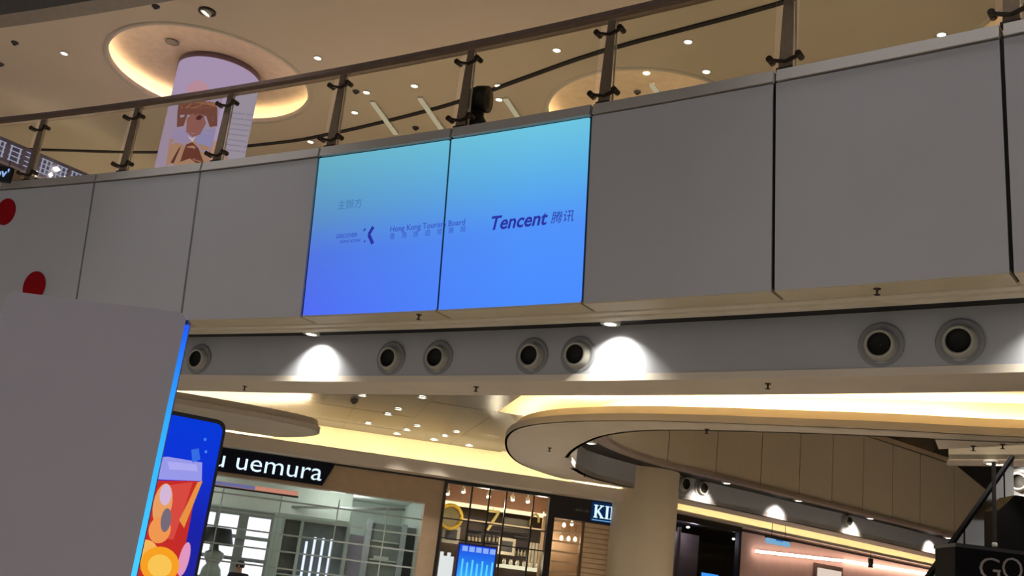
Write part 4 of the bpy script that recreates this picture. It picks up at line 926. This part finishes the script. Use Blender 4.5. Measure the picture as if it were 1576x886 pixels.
# blue poster screen in front
n_ = -.9
(u0, zt_), (u1, zb_) = pix1(706, 838, n_), pix1(766, 840, n_)
o = empty('poster_screen', S1((u0 + u1) / 2, n_, 0), 'upright blue poster screen standing in front of the glazed shop', 'screen')
zt_ = (zt_ + zb_) / 2 + .01
b1(MB(), u0, u1, n_, n_ + .08, .06, zt_).build('body', mat('navy_body', (18, 32, 120), .4), o); b1(MB(), u0 - .05, u1 + .05, n_ - .12, n_ + .2, 0, .06).build('base', M_dark, o)
pd = b1(MB(), u0 + .03, u1 - .03, n_ - .006, n_, .2, zt_ - .03).build('display', glow('blue_poster', (40, 130, 240), 1.0, (zt_ - .8, zt_, [(0, (80, 196, 246)), (.4, (46, 140, 246)), (1, (26, 60, 224))])), o)
for k in range(5): b1(MB(), u0 + .08 + k * .14, u0 + .19 + k * .14, n_ - .009, n_ - .006, zt_ - .15, zt_ - .05).build('title_block', glow('title_blue', (140, 176, 246)), pd)
for k in range(7): a = u0 + .1 + k * .1; b1(MB(), a, a + .035, n_ - .009, n_ - .006, zt_ - .75 + .07 * (k % 3), zt_ - .30 - .06 * (k % 2)).build('figure_streak', glow('streak_blue', (96, 214, 250)), pd)

# third shop: dark header, blue-lit letters, shutter
s3 = empty('shuttered_shop_front', S1(2.1, 0, 0), 'shuttered shop with dark header and blue lit serif lettering by the column', 'shop front')
b1(MB(), 1.47, 4.2, -.06, .2, 3.33, 3.80).build('header', mat('near_black_header', (24, 21, 22), .35), s3)
b1(MB(), 2.28, 3.5, -.10, -.06, 3.36, 3.77).build('sign_panel', glow('blue_sign_panel', (16, 44, 84), .8), s3)
M_ser = glow('pale_blue_serif', (206, 232, 250), 1.2)
def serif_letter(u0, strokes, tube=None):
    mb = MB()
    for (a, b, c, d, wd) in strokes: mb.bar(S1(u0 + a, -.112, 3.44 + b), S1(u0 + c, -.112, 3.44 + d), wd, .012, up=Vector((N1.x, N1.y, 0)))
    if tube: mb.tube([S1(u0 + a, -.112, 3.44 + b) for a, b in tube], .018, 6)
    mb.build('sign_letter', M_ser, s3)
def stem(x): return [(x, .0, x, .27, .05), (x - .045, .01, x + .045, .01, .02), (x - .045, .26, x + .045, .26, .02)]
serif_letter(2.33, stem(.04) + [(.06, .11, .17, .26, .028), (.09, .14, .19, .01, .045), (.12, .26, .21, .26, .02), (.14, .01, .23, .01, .02)])
serif_letter(2.58, stem(.04))
serif_letter(2.69, stem(.04) + [(.04, .26, .16, .26, .02), (.04, .14, .13, .14, .02), (.04, .01, .17, .01, .02), (.16, .2, .16, .27, .016), (.17, .0, .17, .07, .016)])
serif_letter(2.89, stem(.04) + stem(.17) + [(.04, .14, .17, .14, .02)])
serif_letter(3.12, stem(.04) + [(.04, .01, .17, .01, .02), (.17, .0, .17, .08, .016)])
serif_letter(3.32, [(.0, .2, .015, .27, .025)])
serif_letter(3.36, [], [(.10, .24), (.06, .265), (.02, .24), (.02, .19), (.06, .15), (.10, .11), (.10, .05), (.06, .01), (.01, .03)])
b1(MB(), 2.30, 3.46, -.105, -.10, 3.385, 3.40).build('sign_underline', glow('blue_line', (120, 190, 240), 1.0), s3)
lettering('small_lettering', 'SINCE 1851', mat('dim_letters', (120, 112, 104), .5), s3, lambda u_, v_, w_: S1(1.93 + u_, -.07 - w_, 3.53 + v_), .31, None, .003, .01)
up_ = pix1(894, 840)[0]
b1(MB(), up_ - .03, up_ + .03, -.05, .05, 0, 3.33).build('shutter_guide', mat('brown_guide', (110, 78, 54), .5), s3)
b1(MB(), 1.47, 1.50, -.05, .05, 0, 3.33).build('jamb', M_frame, s3)
M_sl = mat('shutter_slat_tan', (226, 204, 170), .5)
for k in range(32):
    z = 3.28 - k * .104
    b1(MB(), up_ + .03, 4.2, -.01, .03, z - .04, z + .035).build('shutter_slat', M_sl, s3)
    if k % 2 == 0: b1(MB(), 1.52, up_ - .03, .0, .02, z - .02, z + .01).build('shutter_bar', M_sl, s3)
b1(MB(), 1.5, 4.2, .9, 1.0, 0, 3.5).build('interior_wall', mat('tan_interior', (190, 160, 126), .6), s3)
b1(MB(), 1.5, 4.2, .05, 1.0, 3.4, 3.45).build('interior_ceiling', mat('tan_interior', (190, 160, 126)), s3)
for px in ((864, 828), (875, 829), (885, 830), (868, 808), (880, 806)):
    u_, z_ = pix1(px[0], px[1], .6); lb_ = {(864, 828): 'left', (875, 829): 'middle', (885, 830): 'right', (868, 808): 'upper left', (880, 806): 'upper right'}[px]
    o = empty('pendant_bulb', S1(u_, .6, z_), '%s glowing bulb of five behind the shutter bars left of the column' % lb_, 'lamp', 'bulbs in the shuttered shop')
    MB().lathe([(.002, -.045), (.03, -.035), (.042, 0), (.03, .04), (.012, .06)], 14, c=S1(u_, .6, z_)).build('bulb', glow('warm_bulb', (255, 228, 190), 3.0), o)
    MB().cyl(S1(u_, .6, z_ + .06), S1(u_, .6, 3.4), .005, 6).build('cord', M_frame, o)
point('interior_lamp', s3, S1(1.8, .5, 2.9) - ORG[s3.name], 9, (1, .8, .58), .05)
# ================================================================== RIGHT WING SHOPS
M_pink = mat('mauve_wall', (214, 176, 166), .6, noise=.04)
wg = tag(b2(MB(), 4.95, 22, 0, .15, 0, 4.03).build('wall_right_wing', M_pink), 'mauve shop wall under the far balcony', kind='structure')
b2(MB(), 4.95, 22, -.03, 0, 3.93, 3.99).build('wall_line', M_frame, wg)
s4 = empty('dark_shop_front', S2(3.6, 0, 0), 'dark glazed shop front right of the column', 'shop front')
for u in (2.2, 4.82): b2(MB(), u - .04, u + .06, -.06, .06, 0, 4.0).build('frame_post', M_frame, s4)
b2(MB(), 1.6, 4.88, -.06, .06, 3.88, 4.03).build('frame_head', M_frame, s4)
b2(MB(), 2.26, 4.78, .0, .01, 0, 3.88).build('glass_pane', M_shopglass, s4)
b2(MB(), 1.6, 4.9, 2.0, 2.1, 0, 4.0).build('interior_wall', mat('dark_interior', (62, 52, 56), .5), s4)
b2(MB(), 1.6, 4.9, .05, 2.1, 4.0, 4.05).build('interior_ceiling', M_dark, s4)
b2(MB(), 3.6, 4.7, 1.2, 1.3, 0, 3.75).build('inner_partition', mat('grey_partition', (104, 92, 94), .4), s4)
b2(MB(), 3.25, 3.33, .6, .66, 0, 3.8).build('inner_mullion', mat('grey_partition', (104, 92, 94)), s4)
point('interior_lamp', s4, S2(4.0, .8, 3.7) - ORG[s4.name], 9, (.86, .8, 1), .1); point('interior_lamp', s4, S2(2.8, .8, 3.7) - ORG[s4.name], 5, (.9, .8, 1), .1)
u, z = pix2(1059, 811, .5)
MB().lathe([(.002, -.03), (.05, 0), (.002, .03)], 12, c=S2(u, .5, z)).build('shop_lamp', M_lamp, s4)
u, z = pix2(1129, 829, .5); MB().lathe([(.002, -.03), (.04, 0), (.002, .03)], 12, c=S2(u, .5, z)).build('shop_lamp', M_lamp, s4)
(u0, zt_), (u1, _z) = pix2(1079, 879, .6), pix2(1106, 883, .6)
o = empty('blue_monitor', S2((u0 + u1) / 2, .6, 0), 'bright blue monitor low in the dark shop right of the column', 'screen')
b2(MB(), u0, u1, .6, .66, zt_ - .5, zt_).build('case', M_frame, o); b2(MB(), u0 + .02, u1 - .02, .59, .6, zt_ - .46, zt_ - .02).build('display', glow('monitor_blue', (60, 150, 250), 1.2), o); b2(MB(), (u0 + u1) / 2 - .05, (u0 + u1) / 2 + .05, .61, .65, 0, zt_ - .5).build('stand', M_frame, o)
n_ = -.5
(u0, zt_), (u1, zb_) = pix2(1182, 827, n_), pix2(1216, 842, n_)
o = empty('exit_sign', S2((u0 + u1) / 2, n_, zb_), 'small pale blue hanging direction sign above the pink corridor', 'sign')
b2(MB(), u0, u1, n_, n_ + .08, zb_, zt_).build('sign_box', glow('pale_blue_sign', (126, 178, 214), .9), o)
b2(MB(), u0 - .02, u1 + .02, n_ - .01, n_ + .09, zt_, zt_ + .08).build('top_rail', M_dark, o)
b2(MB(), u0 + .32, u0 + .62, n_ - .006, n_, zb_ + .1, zb_ + .17).build('sign_mark', glow('sign_blue_mark', (40, 110, 190), .8), o)
for du_ in (.2, .75): MB().cyl(S2(u0 + du_, n_ + .04, zt_ + .08), S2(u0 + du_, n_ + .04, 4.6), .008, 6).build('hanger', M_clamp, o)
o = empty('wall_light_line', S2(5.6, -.1, 3.5), 'long bright line light along the mauve wall at right', 'wall light')
MB().bar(S2(*([pix2(1164, 848, -.12)[0], -.12, pix2(1164, 848, -.12)[1]])), S2(*([pix2(1300, 863, -.12)[0], -.12, pix2(1300, 863, -.12)[1]])), .07, .07).bar(S2(*([pix2(1300, 863, -.12)[0], -.12, pix2(1300, 863, -.12)[1]])), S2(*([pix2(1470, 890, -.12)[0], -.12, pix2(1470, 890, -.12)[1]])), .07, .07).build('diffuser', glow('pinkish_line', (255, 226, 204), 8.0), o)
MB().bar(S2(pix2(1164, 848, -.05)[0], -.04, pix2(1164, 848, -.05)[1]), S2(pix2(1300, 863, -.05)[0], -.04, pix2(1300, 863, -.05)[1]), .10, .06).build('housing', M_fitting, o)
(u0, zt_), (u1, zb_) = pix2(1260, 873, -.1), pix2(1295, 888, -.1)
o = empty('lit_notice', S2((u0 + u1) / 2, -.1, zb_), 'small white lit notice under the line light at right', 'sign')
b2(MB(), u0, u1, -.1, -.06, zb_ - .1, zt_).build('panel', glow('white_notice', (226, 206, 190), 1.0), o); b2(MB(), u0 - .12, u1 + .12, -.06, -.02, zb_ - .2, zt_ + .12).build('surround', mat('brown_surround', (104, 82, 72), .5), o)
u, z = pix2(1340, 866, -.6)
o = empty('hanging_speaker', S2(u, -.6, z), 'small dark hanging fixture in front of the line light at right', 'speaker')
MB().cyl(S2(u, -.6, z - .12), S2(u, -.6, z + .12), .07, 14).build('case', M_black, o); MB().cyl(S2(u, -.6, z + .12), S2(u, -.6, 4.0), .01, 6).build('drop_rod', M_black, o)

# ---- escalator
e0 = aty(1428, 888, 13.0); e1 = aty(1537, 733, 15.5); ed = (e1 - e0); eh = Vector((ed.x, ed.y, 0)).normalized(); es = Vector((eh.y, -eh.x, 0))
esc = empty('escalator', Vector((e0.x, e0.y, 0)), 'dark glass sided escalator rising at the right edge', 'escalator')
ea = e0 - ed * .85; eb = e1 + ed * .25
M_rub = mat('black_rubber', (12, 11, 11), .9, spec=.05)
MB().bar(ea, eb, .055, .06).build('handrail', M_rub, esc)
dn = Vector((0, 0, -1))
def qwall(a, b, d0, d1, sd, th_): P = [p_ + dn * dd + es * k for k in (sd, sd + th_) for p_, dd in ((a, d0), (b, d0), (b, d1), (a, d1))]; return MB().add(P, [(0, 1, 2, 3), (7, 6, 5, 4), (0, 4, 5, 1), (1, 5, 6, 2), (2, 6, 7, 3), (3, 7, 4, 0)])
qwall(ea, eb, .03, .80, 0, .012).build('balustrade_glass', mat('dark_green_glass', (58, 66, 56), .12), esc)
qwall(ea, eb, .80, 1.0, -.05, .12).build('skirt_trim', M_steel, esc)
qwall(ea, eb, 1.0, 1.9, 0, 1.2).build('truss_cladding', M_dark, esc)
MB().bar(ea + es * 1.0, eb + es * 1.0, .055, .06).build('handrail', M_rub, esc)
qwall(ea, eb, .03, .80, 1.2, .012).build('balustrade_glass', MATS['dark_green_glass'], esc)
for k in range(3): t_ = .62 + k * .3; pq = ea + (eb - ea) * t_; MB().bar(pq + es * .006, pq + es * .006 + dn * .8, .02, .03).build('glass_joint', M_black, esc)
# ---- black lettered kiosk sign and tall black pylon
ky = 9.0
k0 = aty(1470, 842, ky); k1 = aty(1590, 842, ky)
kz = (k0.z + k1.z) / 2
ks = empty('kiosk_sign', (k0.x + .35, ky, 0), 'black kiosk sign with large grey serif letters at lower right', 'sign')
MB().box((k0.x + .60, ky + .2, kz / 2), (1.2, .4, kz)).build('body', mat('black_kiosk', (16, 13, 15), .6, spec=.1), ks)
MB().box((k0.x + .60, ky + .19, kz - .02), (1.22, .44, .03)).build('top_edge', M_frame, ks)
l0 = aty(1508, 890, ky)
for ch, xp in (('G', 1507), ('O', 1542)):
    gx = aty(xp, 876, ky).x; zz = aty(xp + 15, 892, ky).z
    lettering('letter', ch, mat('grey_letters', (150, 140, 136), .4), ks, lambda u_, v_, w_: Vector((gx + u_, ky - .002 - w_, zz + v_)), .175, .185, .006, -.012)
    if ch == 'G': MB().box((gx + .15, ky - .004, zz + .085), (.06, .012, .012)).build('letter_serif', MATS['grey_letters'], ks)
pp = aty(1531, 838, 9.5); pt = aty(1537, 712, 9.5)
po = empty('slim_post', (pp.x, 9.5, 0), 'slim grey metal post rising behind the black kiosk sign', 'post')
MB().cyl((pp.x, 9.5, 0), (pp.x, 9.5, pt.z), .018, 12).build('shaft', mat('grey_post', (34, 31, 31), .8, metal=0, spec=.1), po)
MB().lathe([(.018, 0), (.024, .01), (.024, .03), (.018, .04)], 14, c=(pp.x, 9.5, pp.z - .02)).build('collar', M_fitting, po)
py_ = 9.6
q0, q1 = aty(1546, 768, py_), aty(1546, 840, py_)
pl = empty('black_pylon', (q0.x + .4, py_, 0), 'broad black pylon rising behind the kiosk sign at the right edge', 'pylon')
MB().prism([[(q0.x - .05, 0), (q0.x + 1.0, 0), (q0.x + 1.0, q0.z + .05), (q0.x + .10, q0.z + .05), (q0.x - .05, q0.z - .1)]], py_, py_ + .3, fy).build('body', mat('charcoal_pylon', (22, 19, 19), .7, spec=.1), pl)
MB().box((q0.x + .47, py_ + .15, .04), (1.2, .5, .08)).build('base', M_dark, pl)
